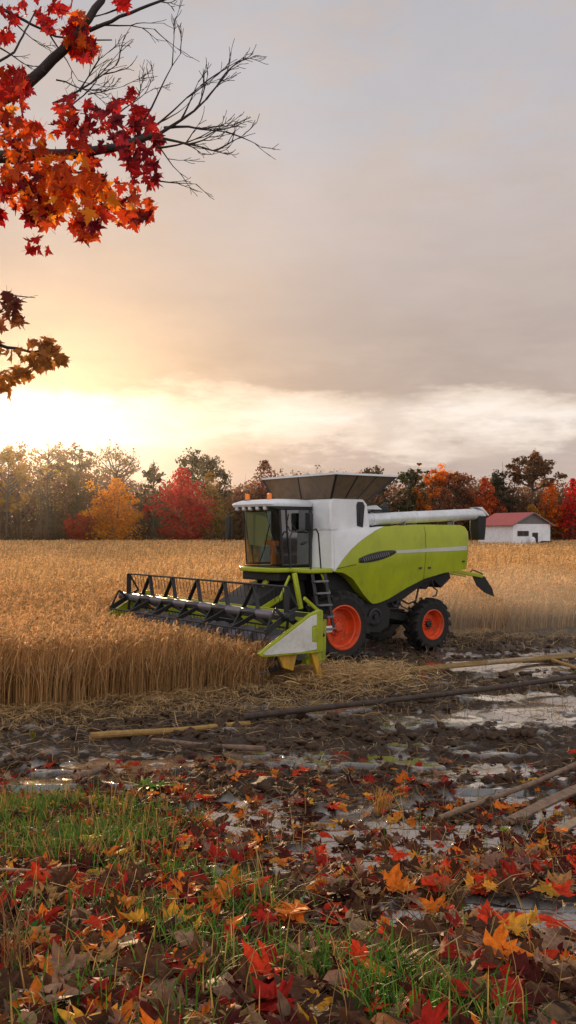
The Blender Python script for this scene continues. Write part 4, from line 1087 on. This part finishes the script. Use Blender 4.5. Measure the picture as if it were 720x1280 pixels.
def twigs(p0, d, ln, r, depth, spread=.55, flat=.5):
    """bare twig, forks as it goes"""
    d = d.normalized(); pts = [p0]; p_ = p0.copy(); n_ = 5
    for i in range(n_):
        d = (d + Vector((random.gauss(0, .10), random.gauss(0, .10) * flat, random.gauss(.01, .10)))).normalized()
        p_ = p_ + d * ln / n_; pts.append(p_.copy())
        if depth > 0 and i > 0 and random.random() < .72:
            sd = Vector((random.gauss(0, 1), random.gauss(0, 1) * flat, random.gauss(.15, 1)))
            twigs(p_.copy(), (d + sd.normalized() * spread * random.uniform(.7, 1.3)), ln * random.uniform(.35, .62), r * .55, depth - 1, spread, flat)
    BR.tube(pts, [max(.0016, r * (1 - .75 * i / n_)) for i in range(n_ + 1)], 5, False)
def at(px, py, d): return W3(px, py, d)
# limb A: the long low branch
A_ = limb([inv + Vector((.1, -.05, 3.1)), at(-140, 205, 6.0), at(0, 198, 5.6), at(90, 192, 5.5), at(150, 184, 5.4), at(200, 166, 5.4)], .06, .016)
B_ = limb([inv + Vector((.05, .0, 3.9)), at(-60, 170, 6.2), at(25, 112, 5.9), at(78, 62, 5.8), at(112, 25, 5.8), at(140, -25, 5.8)], .055, .020)
C_ = limb([at(-40, 182, 5.8), at(20, 203, 5.7), at(70, 212, 5.6), at(130, 218, 5.5)], .02, .005)
D_ = limb([at(112, 38, 5.8), at(150, 22, 5.7), at(200, 2, 5.6), at(240, -14, 5.6)], .014, .006)
E_ = limb([at(-40, -10, 5.6), at(30, 25, 5.7), at(70, 46, 5.8), at(140, 50, 5.9)], .012, .004)
F_ = limb([at(-20, 88, 5.5), at(18, 66, 5.5), at(32, 38, 5.5), at(45, 12, 5.5)], .009, .004)
for p0, tgt, ln, r, dp in ((at(192, 172, 5.4), (330, 98), .72, .012, 3), (at(185, 172, 5.4), (318, 205), .70, .011, 3), (at(165, 180, 5.4), (290, 60), .72, .009, 3), (at(196, 185, 5.4), (300, 190), .66, .008, 2),
                           (at(188, 226, 5.4), (275, 244), .50, .006, 2), (at(196, 180, 5.4), (240, 265), .42, .005, 2), (at(180, 150, 5.5), (265, 35), .66, .007, 3), (at(205, 160, 5.4), (325, 140), .66, .010, 3),
                           (at(66, 130, 5.8), (195, 66), .68, .010, 2), (at(78, 140, 5.7), (150, 92), .48, .007, 2), (at(70, 100, 5.8), (160, 120), .55, .006, 3), (at(120, 32, 5.8), (235, 45), .58, .007, 2), (at(200, 2, 5.6), (245, 10), .30, .005, 2),
                           (at(60, 40, 5.8), (125, 130), .52, .006, 2), (at(110, 25, 5.8), (170, -20), .35, .006, 2), (at(20, 30, 5.7), (70, 75), .3, .005, 2), (at(40, 250, 5.6), (46, 300), .62, .003, 0), (at(0, 60, 5.6), (60, 95), .4, .006, 2), (at(100, 115, 5.7), (150, 40), .42, .005, 3), (at(110, 118, 5.7), (180, 100), .45, .005, 3), (at(150, 140, 5.6), (215, 95), .45, .005, 3)):
    twigs(p0 - inv, at(tgt[0], tgt[1], p0.y + random.uniform(-.15, .15)) - p0, (at(tgt[0], tgt[1], p0.y) - p0).length * .64, r, dp)
# lower bough of browner leaves
D2 = 8.2
limb([inv + Vector((.05, .1, 1.9)), at(-90, 440, 7.6), at(0, 432, D2), at(40, 440, D2), at(78, 436, D2)], .03, .005)
limb([at(-40, 436, 8.0), at(-10, 400, D2), at(20, 370, D2), at(44, 372, D2)], .012, .003)
limb([at(-30, 440, 8.0), at(0, 470, D2), at(14, 495, D2)], .012, .003)
twigs(at(18, 378, D2) - inv, at(50, 366, D2) - at(18, 378, D2), .22, .004, 0)
BR.build('branch', M['maplebark'], maple, smooth=60)

FO = Acc()
def foliage(pts, sizes, cols, droop=.9):
    n_ = len(pts); q = rng.integers(0, 8, n_)
    # blades hang: normal roughly level, turned any way, tip down
    azl = rng.normal(0, .9, n_); tl = np.pi / 2 + rng.normal(0, .6, n_); rl = np.pi + rng.normal(0, droop, n_)
    Mx = rotmats(azl, tl, rl) * sizes[:, None, None]
    for j in range(8):
        k = q == j
        if k.any(): FO.proto(PROT[j][0] * np.array([1, 1, .8]), PROT[j][1], pts[k], Mx[k], cols[k])
def cluster(polyc, n_, d, dz, smin, smax, colf):
    P, Sz, Cl = [], [], []
    while len(P) < n_:
        cx_, cy_, rx_, ry_ = polyc[rng.integers(0, len(polyc))]
        a = rng.uniform(0, 6.283); rr_ = math.sqrt(rng.random()) 
        pxx, pyy = cx_ + rx_ * rr_ * math.cos(a), cy_ + ry_ * rr_ * math.sin(a)
        dd_ = d + rng.normal(0, dz)
        P.append(np.array(at(pxx, pyy, dd_) - inv)); Sz.append(rng.uniform(smin, smax)); Cl.append(colf(pxx, pyy))
    foliage(np.array(P), np.array(Sz), np.array(Cl))
RED, DRED, ORG, YOR = np.array((.34, .012, .010)), np.array((.12, .006, .010)), np.array((.66, .11, .010)), np.array((.78, .25, .02))
def mcol(px, py):
    t = np.clip((py - 150) / 110 - (px - 90) / 190 + rng.normal(0, .22), 0, 1)  # more orange toward lower left: backlight painted into the leaf colours
    if py > 262: t = min(t, .45 + rng.normal(0, .2))
    t = np.clip(t, 0, 1)
    c = RED * (1 - t) + ORG * t if rng.random() > .22 * t else YOR
    if rng.random() < (.62 if px > 110 and py < 225 else .20): c = DRED * rng.uniform(.8, 1.6)
    return c * rng.uniform(.75, 1.2)
cluster([(20, 150, 36, 40), (48, 190, 36, 34), (95, 150, 30, 26), (120, 178, 36, 26), (158, 150, 34, 24), (172, 182, 26, 28), (50, 228, 44, 20), (95, 225, 34, 24), (135, 245, 34, 26), (178, 222, 20, 34), (165, 266, 26, 18), (108, 284, 16, 18), (60, 268, 14, 12), (15, 105, 20, 28), (30, 248, 30, 14), (10, 195, 25, 30)], 500, 5.5, .24, .052, .108, mcol)
cluster([(70, 225, 60, 32), (105, 250, 40, 24)], 80, 5.35, .1, .055, .095, lambda a, b_: (YOR if rng.random() < .5 else ORG) * rng.uniform(.85, 1.2))  # extra lower leaves in the same painted backlit orange
cluster([(52, 305, 17, 12), (42, 272, 12, 10)], 22, 5.5, .06, .06, .10, lambda a, b_: RED * rng.uniform(.7, 1.0))
cluster([(98, 40, 17, 26), (104, 62, 14, 14)], 58, 5.8, .08, .06, .11, lambda a, b_: (ORG if rng.random() < .65 else RED) * rng.uniform(.8, 1.1))
cluster([(45, 10, 26, 16), (78, 8, 18, 12), (10, 20, 12, 10), (62, 32, 8, 8), (6, 45, 8, 8), (152, 4, 8, 7), (165, 118, 5, 8)], 56, 5.7, .1, .06, .10, lambda a, b_: RED * rng.uniform(.7, 1.1))
cluster([(-6, 268, 10, 6), (8, 232, 12, 8)], 10, 5.5, .1, .08, .12, lambda a, b_: RED)
def bcol(px, py):
    t = np.clip((py - 380) / 100 + rng.normal(0, .15), 0, 1)
    return (np.array((.10, .022, .016)) * (1 - t) + np.array((.42, .17, .03)) * t) * rng.uniform(.7, 1.2)
cluster([(8, 400, 22, 14), (14, 378, 12, 12), (-4, 440, 24, 18), (36, 440, 20, 16), (62, 436, 16, 12), (52, 458, 14, 9), (4, 480, 14, 18), (28, 468, 12, 8), (76, 452, 7, 6)], 165, D2, .22, .075, .12, bcol)
M['maple'] = leafy('maple_leaf', .62, .45, 1.35, spec=.3)
fo = link_mesh('foliage', FO.mesh('foliage'), M['maple'], maple)

# ------------------------------------------------------------------ far tree line
M['farbark'] = bark('far_bark', (.055, .038, .028), (.10, .072, .052), 1.2)
M['farleaf'] = leafy('far_foliage', .55, .7, 1.6, spec=.08)
def tree(name, px, top, d, wpx, kind, colr, label, cat='tree', group=None, base=None, ncards=2600, trunk_h=.35, seed=0, cs=.40):
    rs = np.random.default_rng(seed + 1000); random.seed(seed + 50)  # own stream per tree
    X = (px - 360) / 1150 * d; h = CAM_H + (662 - top) / 1150 * d; w = wpx / 1150 * d / 2
    root = empty(name, (X, d, 0)); tag(root, label, cat, group)
    mb = MB(); lean = rs.normal(0, .03)
    r0 = max(.10, h * .016)
    th = h * (.80 if kind != 'bush' else .5)
    tp = [Vector((lean * z_ + .15 * math.sin(z_ * .5 + seed), 0, z_)) for z_ in np.linspace(-.3, h * .95, 8)]
    mb.tube(tp, list(np.linspace(r0, r0 * .08, 8)), 7, False)
    tips = []
    nl = {'bush': 30, 'bare': 26, 'umbrella': 22}.get(kind, 28)
    for i in range(nl):
        t = rs.uniform(trunk_h, 1.0)
        if kind == 'umbrella': t = rs.uniform(.62, 1)
        p0 = Vector((lean * th * t, 0, th * t)); a = rs.uniform(0, 6.283)
        prof = math.sin(math.pi * np.clip((t - trunk_h * .7) / (1.05 - trunk_h * .7), .08, .95)) ** .6
        el = rs.uniform(.25, .95) if kind != 'umbrella' else rs.uniform(.3, .7)
        L_ = w * prof * rs.uniform(.65, 1.1) / max(.35, math.cos(el))
        L_ = min(L_, w * 1.5)
        p1 = p0 + Vector((math.cos(a) * math.cos(el), math.sin(a) * math.cos(el), math.sin(el))) * L_
        pm = p0.lerp(p1, .5) + Vector((0, 0, -.05 * L_))
        if p1.z > h * .92: p1 = p0 + (p1 - p0) * ((h * rs.uniform(.80, .92) - p0.z) / (p1.z - p0.z)) if p0.z < h * .78 else p0 + Vector((0, 0, .02 * h))
        mb.tube([p0, pm, p1], [r0 * .5, r0 * .34, r0 * .14], 5, False)
        tips += [p1, pm.lerp(p1, .5)]
        for j in range(7 if kind == 'bare' else 2):
            q0 = pm.lerp(p1, rs.random()); dirn = Vector(rs.normal(0, 1, 3)); dirn.z = abs(dirn.z) * .7; q1 = q0 + dirn.normalized() * L_ * rs.uniform(.3, .6)
            if q1.z > h: q1.z = h
            mb.tube([q0, q1], [r0 * .15, r0 * .05], 4, False); tips.append(q1)
            if kind == 'bare':
                for jj in range(4):
                    q2 = q0.lerp(q1, rs.uniform(.3, 1)); dd_ = Vector(rs.normal(0, 1, 3)); dd_.z = abs(dd_.z); mb.tube([q2, q2 + dd_.normalized() * L_ * rs.uniform(.12, .3)], [r0 * .07, r0 * .03], 3, False)
    mb.build('trunk', M['farbark'], root, smooth=60)
    tips.append(tp[-1] - Vector((0, 0, .06 * h)))
    tips = np.array([t_[:] for t_ in tips])
    ncards = int(ncards * 1.9)
    if kind == 'bare': ncards = int(ncards * .20)
    # crown: leaf sprays gathered round the limb ends, with gaps between
    nc = len(tips); csz = rs.uniform(.5, 1.25, nc) * (w * .24 if kind != 'bush' else w * .27)
    if kind == 'umbrella': csz *= .75
    which = rs.integers(0, nc, ncards)
    v = rs.normal(0, 1, (ncards, 3)); v /= np.linalg.norm(v, axis=1, keepdims=True); rad = rs.random(ncards) ** .45
    P = tips[which] + v * (rad * csz[which])[:, None] * np.array([1, 1, .75])
    if kind == 'bush':
        nb = int(ncards * .36); a = rs.uniform(0, 6.283, nb); zt = rs.random(nb); prf = np.clip(np.sqrt(np.clip(1 - (zt * 1.0 - .30) ** 2 / .52, .02, 1)) * (1.05 - .45 * zt), .03, 1); rr_ = np.sqrt(rs.random(nb)) * w * prf * (.45 + .9 * vnoise(a * 1.6, zt * 7, seed))
        P[:nb] = np.stack([rr_ * np.cos(a), rr_ * np.sin(a), .1 + zt * h * .97], -1)
    P[:, 2] = np.clip(P[:, 2], .15, h)
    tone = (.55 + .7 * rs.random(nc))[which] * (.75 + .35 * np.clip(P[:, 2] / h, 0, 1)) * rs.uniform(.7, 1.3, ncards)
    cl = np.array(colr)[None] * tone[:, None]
    A = Acc(); s_ = rs.uniform(.5, 1.25, ncards) * cs
    quad = np.array([(-.5, -.35, 0), (.1, -.6, .1), (.55, .1, 0), (.0, .6, .12), (-.45, .25, 0)]); tri = np.array([(0, 1, 2), (0, 2, 3), (0, 3, 4)])
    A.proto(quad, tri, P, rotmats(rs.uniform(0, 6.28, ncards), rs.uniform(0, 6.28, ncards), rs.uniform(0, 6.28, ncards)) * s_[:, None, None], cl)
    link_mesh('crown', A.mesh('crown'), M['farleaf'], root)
TL = [  # px, top, depth, width px, kind, colour, label
    (8, 546, 205, 64, 'tree', (.30, .15, .03), 'golden lit tree at the far left end of the tree line', 3000),
    (60, 541, 206, 46, 'bare', (.34, .20, .06), 'thin leafed golden tree with open crown beside the bright sky', 3000),
    (98, 543, 204, 64, 'tree', (.14, .085, .035), 'brown tree with dense dark crown left of the bare spreading tree', 2600),
    (150, 548, 203, 58, 'bare', (.26, .15, .05), 'bare spreading tree with golden twigs standing behind the yellow tree', 2200),
    (190, 568, 202, 34, 'tree', (.07, .05, .03), 'small dark tree between the bare spreading tree and the red tree', 1300),
    (258, 560, 206, 72, 'tree', (.06, .055, .03), 'dark green tree with wide rounded crown behind the red tree', 3200),
    (145, 596, 190, 70, 'bush', (.66, .27, .012), 'bright yellow orange tree growing at the field edge', 4200),
    (103, 640, 190, 48, 'bush', (.36, .045, .02), 'low dark red bush beside the yellow orange tree', 1700),
    (229, 583, 192, 78, 'bush', (.50, .022, .020), 'round scarlet tree growing at the field edge', 4600),
    (262, 588, 199, 46, 'bush', (.34, .19, .03), 'olive yellow tree showing behind the scarlet tree', 1900),
    (331, 573, 203, 62, 'bush', (.17, .05, .035), 'reddish brown tree behind the cab of the harvester', 3600),
    (372, 582, 206, 50, 'bare', (.20, .12, .07), 'pale bare tree above the left part of the grain hopper', 1800),
    (415, 580, 207, 54, 'bare', (.20, .12, .07), 'pale bare tree above the middle of the grain hopper', 1800),
    (461, 577, 204, 44, 'tree', (.10, .075, .04), 'dark brown tree above the rear of the grain hopper', 1800),
    (515, 578, 205, 42, 'tree', (.06, .075, .035), 'dark green tree to the left of the orange topped tree', 2000),
    (541, 579, 203, 46, 'tree', (.62, .19, .015), 'orange topped tree above the unloading pipe', 2600),
    (572, 586, 204, 50, 'tree', (.22, .08, .04), 'reddish brown tree between two orange trees', 2200),
    (606, 596, 202, 48, 'bush', (.48, .085, .018), 'rusty orange red tree behind the white shed', 2600),
    (624, 582, 206, 36, 'tree', (.045, .05, .03), 'dark evergreen looking tree left of the tall umbrella tree', 1700),
    (630, 572, 208, 34, 'bare', (.22, .16, .12), 'thin pale leafless tree beside the tall umbrella tree', 900),
    (663, 553, 200, 66, 'umbrella', (.17, .085, .04), 'tall brown tree with umbrella shaped crown behind the shed', 3000),
    (688, 600, 201, 40, 'bush', (.56, .15, .015), 'orange tree to the right of the shed roof', 2000),
    (716, 596, 199, 38, 'bush', (.55, .025, .018), 'bright red tree at the right end of the tree line', 2300),
    (556, 610, 198, 44, 'bush', (.20, .08, .045), 'dull brown bushy tree above the end of the unloading pipe', 2000),
    (664, 630, 197, 34, 'bush', (.40, .20, .03), 'small yellow orange bush behind the shed roof', 1200),
]
for i, (px, top, d, wp, kd, c_, lb, ncard) in enumerate(TL):
    tree('autumn_tree', px, top, d, wp, kd, c_, lb, 'tree', 'trees along the far field edge', ncards=ncard, seed=i * 3 + 1, trunk_h=.30 if kd != 'bush' else .08)

# the wood behind them, one brown mass
FWd = Acc()
n = 90000
x = rng.uniform(-95, 95, n); y = rng.uniform(206, 236, n)
hmax = 11.5 + 5.5 * fbm(x * .06, x * 0 + 2.0, 3, 201) + 3.5 * (vnoise(x * .35, y * .05, 203) - .5) + 4.0 * sstep(-25, -50, x)
zf = rng.random(n) ** 1.05
P = np.stack([x, y, zf * hmax], -1)
t = fbm(x * .09, zf * 1.5, 3, 207); hue = fbm(x * .16 + 40, y * .04, 2, 211)
base = np.stack([.13 + .09 * hue + .04 * t, .078 + .042 * t, .048 + .018 * t], -1)
warm = sstep(.52, .70, fbm(x * .14 + 9, zf * 2.2, 3, 215)) * .65
base = base * (1 - warm[:, None]) + np.array([.26, .085, .03]) * warm[:, None]
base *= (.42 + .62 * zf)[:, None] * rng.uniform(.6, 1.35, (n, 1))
quad = np.array([(-.5, -.35, 0), (.1, -.6, .1), (.55, .1, 0), (.0, .6, .12), (-.45, .25, 0)]); tri = np.array([(0, 1, 2), (0, 2, 3), (0, 3, 4)])
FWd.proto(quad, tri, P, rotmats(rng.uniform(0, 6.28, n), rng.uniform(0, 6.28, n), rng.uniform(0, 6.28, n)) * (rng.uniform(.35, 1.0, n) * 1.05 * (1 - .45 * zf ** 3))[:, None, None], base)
n = 1500; x = rng.uniform(-95, 95, n); y = rng.uniform(199, 230, n); h = rng.uniform(6, 15, n)
b0 = np.stack([x, y, np.zeros(n) - .3], -1); ln = np.stack([rng.normal(0, .7, n), rng.normal(0, .7, n), h], -1)
FWd.ribbons(np.stack([b0, b0 + ln * .5 + rng.normal(0, .2, (n, 3)), b0 + ln], 1), np.outer(rng.uniform(.05, .15, n), [1, .7, .15]), np.tile(np.array([[1., 0, 0]]), (n, 1)), np.outer(rng.uniform(.6, 1.3, n), (.10, .075, .055)))
n2 = 9000; k = rng.integers(0, n, n2); t = rng.uniform(.3, 1, n2)[:, None]; q0 = b0[k] + ln[k] * t; dv = rng.normal(0, 1, (n2, 3)); dv[:, 2] = np.abs(dv[:, 2]) + .5; dv /= np.linalg.norm(dv, axis=1, keepdims=True)
FWd.ribbons(np.stack([q0, q0 + dv * rng.uniform(.8, 2.4, (n2, 1))], 1), np.tile([[.035, .012]], (n2, 1)), np.tile(np.array([[1., 0, 0]]), (n2, 1)), np.outer(rng.uniform(.6, 1.3, n2), (.11, .08, .06)))
# low scrub in front of the trunks
n = 9000; x = rng.uniform(-80, 80, n); y = rng.uniform(188, 205, n); z = rng.random(n) ** 1.6 * (1.2 + 3.2 * vnoise(x * .3, y * .1, 221))
FWd.proto(quad, tri, np.stack([x, y, z], -1), rotmats(rng.uniform(0, 6.28, n), rng.uniform(0, 6.28, n), rng.uniform(0, 6.28, n)) * (rng.uniform(.3, .8, n) * .6)[:, None, None], np.outer(rng.uniform(.5, 1.2, n), (.10, .062, .034)))
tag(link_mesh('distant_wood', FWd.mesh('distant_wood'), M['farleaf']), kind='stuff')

# ------------------------------------------------------------------ shed
shed_rz = R(26)
shed = empty('shed', ((655 - 360) / 1150 * 152 + 1.7, 153.5, 0), shed_rz)
tag(shed, 'small white shed with red gabled roof at the far edge of the wheat', 'shed')
M['shedwall'] = paint('shed_wall', (.78, .79, .82), .7, 0, .25, zlo=-1, zhi=4)
M['shedroof'] = paint('red_roof', (.42, .065, .055), .55, 0, .25, zlo=0, zhi=8)
M['gable'] = paint('grey_boards', (.16, .15, .15), .8, 0, .3, zlo=0, zhi=8)
hw_, dp_, eh, rh = 3.95, 9.2, 4.4, 6.3
mb = MB(); mb.prism([(-hw_, 0), (hw_, 0), (hw_, eh), (0, rh - .25), (-hw_, eh)], 0, dp_, 'y'); mb.build('wall', M['shedwall'], shed)
mb = MB(); mb.poly([(-hw_ + .05, -.02, eh), (hw_ - .05, -.02, eh), (0, -.02, rh - .3)], [(0, 1, 2)])
mb.box((0, -.03, eh), (2 * hw_, .06, .10)); mb.build('gable', M['gable'], shed)
for s in (1, -1):
    mb = MB(); dx, dz = hw_ + .55, (rh - eh) * (hw_ + .55) / hw_
    mb.poly([(0, -.5, rh), (s * dx, -.5, rh - dz), (s * dx, dp_ + .4, rh - dz), (0, dp_ + .4, rh), (0, -.5, rh - .14), (s * dx, -.5, rh - dz - .14), (s * dx, dp_ + .4, rh - dz - .14), (0, dp_ + .4, rh - .14)],
            [(0, 1, 2, 3), (7, 6, 5, 4), (0, 4, 5, 1), (1, 5, 6, 2), (2, 6, 7, 3)]); mb.build('roof', M['shedroof'], shed)
    mb = MB(); mb.bar((0, -.53, rh - .07), (s * dx, -.53, rh - dz - .07), .06, .20); mb.build('bargeboard', M['gable'], shed)
mb = MB(); mb.box((-1.9, -.03, 2.75), (2.3, .06, .80)); wn = mb.build('window', M['dark'], shed)
mb = MB()
for xx in (-3.05, -1.9, -.75): mb.box((xx, -.06, 2.75), (.07, .05, .84))
for zz_ in (2.34, 3.16): mb.box((-1.9, -.06, zz_), (2.3, .04, .07))
mb.build('frame', M['wood_brown'], wn)
mb = MB(); mb.box((.65, -.03, 1.42), (1.2, .06, 2.8)); dr_ = mb.build('door', M['dark'], shed)
mb = MB()
for xx in (.08, 1.22): mb.box((xx, -.06, 1.44), (.07, .06, 2.9))
mb.box((.65, -.06, 2.86), (1.2, .06, .08)); mb.build('frame', M['wood_brown'], dr_)
ca, sa = math.cos(shed_rz), math.sin(shed_rz)
def by_shed(lx, ly): return (shed.location.x + lx * ca - ly * sa, shed.location.y + lx * sa + ly * ca, 0)
mb = MB(); mb.lathe([(0, 2.2), (.28, 2.2), (.55, 1.9), (.62, 1.2), (.60, .1), (.45, 0)], (0, 0, 0), 'z', 20); bx = mb.build('water_tank', M['silver'], None); bx.location = by_shed(-.75, -.9); tag(bx, 'pale rounded tank standing by the shed door', 'tank')
mb = MB(); mb.prism([(-.6, .5), (.7, .5), (.95, 1.5), (-.85, 1.5)], -.35, .35, 'y'); mb.tube([(-.85, .3, 1.4), (-1.7, .3, 1.2)], .05, 6); mb.tube([(-.85, -.3, 1.4), (-1.7, -.3, 1.2)], .05, 6); mb.lathe([(.45, -.08), (.45, .08)], (.7, 0, .45), 'y', 14); mb.bar((-.5, .3, .5), (-.6, .3, 0), .06, .06); bx = mb.build('wheelbarrow', M['dark'], None); bx.location = by_shed(2.35, -.9); bx.rotation_euler.z = shed_rz; tag(bx, 'dark wheelbarrow standing to the right of the shed door', 'wheelbarrow')

# chaff dust drifting off the stubble behind the machine
bm = bmesh.new()
for c_, r_ in (((3.6, 29.2, .7), (3.4, 1.6, 1.3)), ((7.6, 29.6, .8), (3.6, 1.5, 1.5)), ((11.0, 30.4, .8), (3.6, 1.6, 1.2)), ((1.0, 27.6, .5), (2.4, 1.2, .8))):
    bmesh.ops.create_icosphere(bm, subdivisions=4, radius=1, matrix=Matrix.Translation(c_) @ Matrix.Diagonal((*r_, 1)))
me = bpy.data.meshes.new('dust'); bm.to_mesh(me); bm.free()
m, nt, N, L = new_mat('chaff_dust'); out = nd(nt, 'ShaderNodeOutputMaterial'); vs = nd(nt, 'ShaderNodeVolumeScatter')
vs.inputs['Density'].default_value = .085; vs.inputs['Anisotropy'].default_value = .3; vs.inputs['Color'].default_value = (1, .86, .68, 1); L.new(vs.outputs[0], out.inputs['Volume'])
tag(link_mesh('dust', me, m), kind='stuff')

# ------------------------------------------------------------------ low evening haze lying over the far field and the wood
mb = MB(); mb.box((0, 150, 14), (420, 190, 30)); m, nt, N, L = new_mat('haze')
out = nd(nt, 'ShaderNodeOutputMaterial'); vs = nd(nt, 'ShaderNodeVolumeScatter'); vs.inputs['Density'].default_value = .00009; vs.inputs['Anisotropy'].default_value = .90; vs.inputs['Color'].default_value = (1, .93, .84, 1)
L.new(vs.outputs[0], out.inputs['Volume'])
hz = mb.build('haze', m, smooth=0); tag(hz, kind='stuff')

# ------------------------------------------------------------------ sky, sun, camera
SUN_AZ, SUN_EL = R(-14.5), R(8.5)
world = bpy.data.worlds.new('World'); scene.world = world; world.use_nodes = True
nt = world.node_tree; nt.nodes.clear(); L = nt.links
out = nd(nt, 'ShaderNodeOutputWorld'); bg = nd(nt, 'ShaderNodeBackground'); L.new(bg.outputs[0], out.inputs[0])
sky = nd(nt, 'ShaderNodeTexSky', sky_type='NISHITA', sun_disc=False, sun_elevation=SUN_EL, sun_rotation=SUN_AZ)
sky.air_density = 1.5; sky.dust_density = 4
tc = nd(nt, 'ShaderNodeTexCoord'); vec = tc.outputs['Generated']
sep = nd(nt, 'ShaderNodeSeparateXYZ'); L.new(vec, sep.inputs[0])
z = sep.outputs[2]
# cloud deck seen in perspective: direction / height
zc = mathn(nt, 'MAXIMUM', mathn(nt, 'ADD', z, .10), .02)
cx = mathn(nt, 'DIVIDE', sep.outputs[0], zc); cy_ = mathn(nt, 'DIVIDE', sep.outputs[1], zc)
cv = nd(nt, 'ShaderNodeCombineXYZ'); L.new(cx, cv.inputs[0]); L.new(cy_, cv.inputs[1])
def wnoise(scale, detail=6, rough=.55, seed=0, lo=.3, hi=.7, src=None, scl=(1, 1, 1)):
    mp = nd(nt, 'ShaderNodeMapping'); mp.inputs['Location'].default_value = (seed, seed * .7, seed * .3); mp.inputs['Scale'].default_value = scl
    L.new(src or cv.outputs[0], mp.inputs[0])
    return noise_ramp(nt, mp.outputs[0], scale, lo, hi, detail, rough)
def ramp(src, stops):
    r = nd(nt, 'ShaderNodeValToRGB'); cr = r.color_ramp
    while len(cr.elements) < len(stops): cr.elements.new(.5)
    for e, (p_, c_) in zip(cr.elements, stops): e.position = p_; e.color = (*c_, 1)
    L.new(src, r.inputs[0]); return r.outputs[0]
big = wnoise(.55, 7, .55, 3.1); fine = wnoise(2.2, 8, .6, 8.4)
# angle from the sun
sd = Vector((math.sin(SUN_AZ) * math.cos(R(6)), math.cos(SUN_AZ) * math.cos(R(6)), math.sin(R(6))))
dp = nd(nt, 'ShaderNodeVectorMath', operation='DOT_PRODUCT'); L.new(vec, dp.inputs[0]); dp.inputs[1].default_value = sd
glow1 = mathn(nt, 'POWER', mathn(nt, 'MAXIMUM', dp.outputs['Value'], 0.0), 40.0)
glow2 = mathn(nt, 'POWER', mathn(nt, 'MAXIMUM', dp.outputs['Value'], 0.0), 420.0)
# wavy elevation so the cloud edges are ragged
wav = mathn(nt, 'ADD', z, mathn(nt, 'MULTIPLY', mathn(nt, 'SUBTRACT', wnoise(3.2, 7, .6, 5.5, .2, .8, vec, (1, 1, 4)), .5), .075)); wav = mathn(nt, 'ADD', wav, mathn(nt, 'MULTIPLY', mathn(nt, 'SUBTRACT', wnoise(11.0, 8, .62, 1.7, .25, .75, vec, (1, 1, 3)), .5), .032))
deck = ramp(mathn(nt, 'MULTIPLY', wav, 1.0), [(0, (.78, .62, .50)), (.050, (.55, .46, .41)), (.080, (.48, .41, .38)), (.092, (.78, .69, .60)), (.118, (.95, .87, .78)), (.142, (.76, .66, .56)), (.158, (.46, .38, .34)), (.205, (.49, .415, .38)), (.33, (.55, .49, .47)), (.40, (.49, .475, .49)), (.62, (.43, .445, .485)), (1, (.62, .64, .70))])
patch = mathn(nt, 'MULTIPLY', wnoise(7.0, 8, .62, 2.2, .47, .60, vec, (1, 1, 3.2)), .9)      # torn cloud drifting over the bright band
deck = mixc(nt, patch, deck, mixc(nt, .65, deck, (.54, .46, .41)))
tex = mixc(nt, mathn(nt, 'MULTIPLY', big, .70), deck, mixc(nt, 1.0, deck, (.70, .69, .71), 'MULTIPLY'))
tex = mixc(nt, mathn(nt, 'MULTIPLY', fine, .34), tex, mixc(nt, 1.0, tex, (1.28, 1.25, 1.22), 'MULTIPLY'))
tex = mixc(nt, 1.0, tex, (1.13, 1.12, 1.14), 'MULTIPLY')
g = mixc(nt, glow1, tex, mixc(nt, 1.0, tex, (1.40, 1.20, .98), 'MULTIPLY'))
band = ramp(wav, [(0, (.5, .5, .5)), (.06, (.7, .7, .7)), (.10, (1, 1, 1)), (.14, (1, 1, 1)), (.165, (.12, .12, .12)), (.3, (0, 0, 0))])
glow3 = mathn(nt, 'POWER', mathn(nt, 'MAXIMUM', dp.outputs['Value'], 0.0), 120.0)
bm_ = nd(nt, 'ShaderNodeSeparateColor'); L.new(band, bm_.inputs[0])
add1 = mixc(nt, mathn(nt, 'MULTIPLY', glow3, bm_.outputs[0]), g, (1.30, 1.17, .99), 'MIX')
# added fill: sky behind the viewer brightened to light the combine
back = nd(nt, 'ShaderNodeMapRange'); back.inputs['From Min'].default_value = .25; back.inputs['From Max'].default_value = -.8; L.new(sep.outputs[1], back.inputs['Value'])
fill_sky = mixc(nt, back.outputs[0], add1, (1.18, 1.15, 1.16))
skyd = mixc(nt, 1.0, sky.outputs[0], (.10, .10, .10), 'MULTIPLY')
fin = mixc(nt, .94, skyd, fill_sky)
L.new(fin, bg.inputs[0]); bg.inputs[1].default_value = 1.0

sl = bpy.data.lights.new('sun', 'SUN'); sl.energy = 3.9; sl.angle = R(2.5); sl.color = (1.0, .66, .34)
so = bpy.data.objects.new('sun', sl); col.objects.link(so)
sdir = Vector((math.sin(SUN_AZ) * math.cos(SUN_EL), math.cos(SUN_AZ) * math.cos(SUN_EL), math.sin(SUN_EL)))
so.rotation_euler = sdir.to_track_quat('Z', 'Y').to_euler(); so.location = sdir * 60

cam = bpy.data.cameras.new('camera'); cam.sensor_fit = 'HORIZONTAL'; cam.sensor_width = 36; cam.lens = 1150 / 720 * 36
cam.shift_y = 22 / 720; cam.clip_end = 6000; cam.clip_start = .1
co = bpy.data.objects.new('camera', cam); col.objects.link(co); co.location = (0, 0, CAM_H); co.rotation_euler = (R(90), 0, 0)
scene.camera = co
scene.view_settings.view_transform = 'Standard'; scene.view_settings.look = 'None'; scene.view_settings.exposure = 0
scene.render.engine = 'CYCLES'
cy = scene.cycles
cy.max_bounces = 8; cy.transparent_max_bounces = 12; cy.use_denoising = True
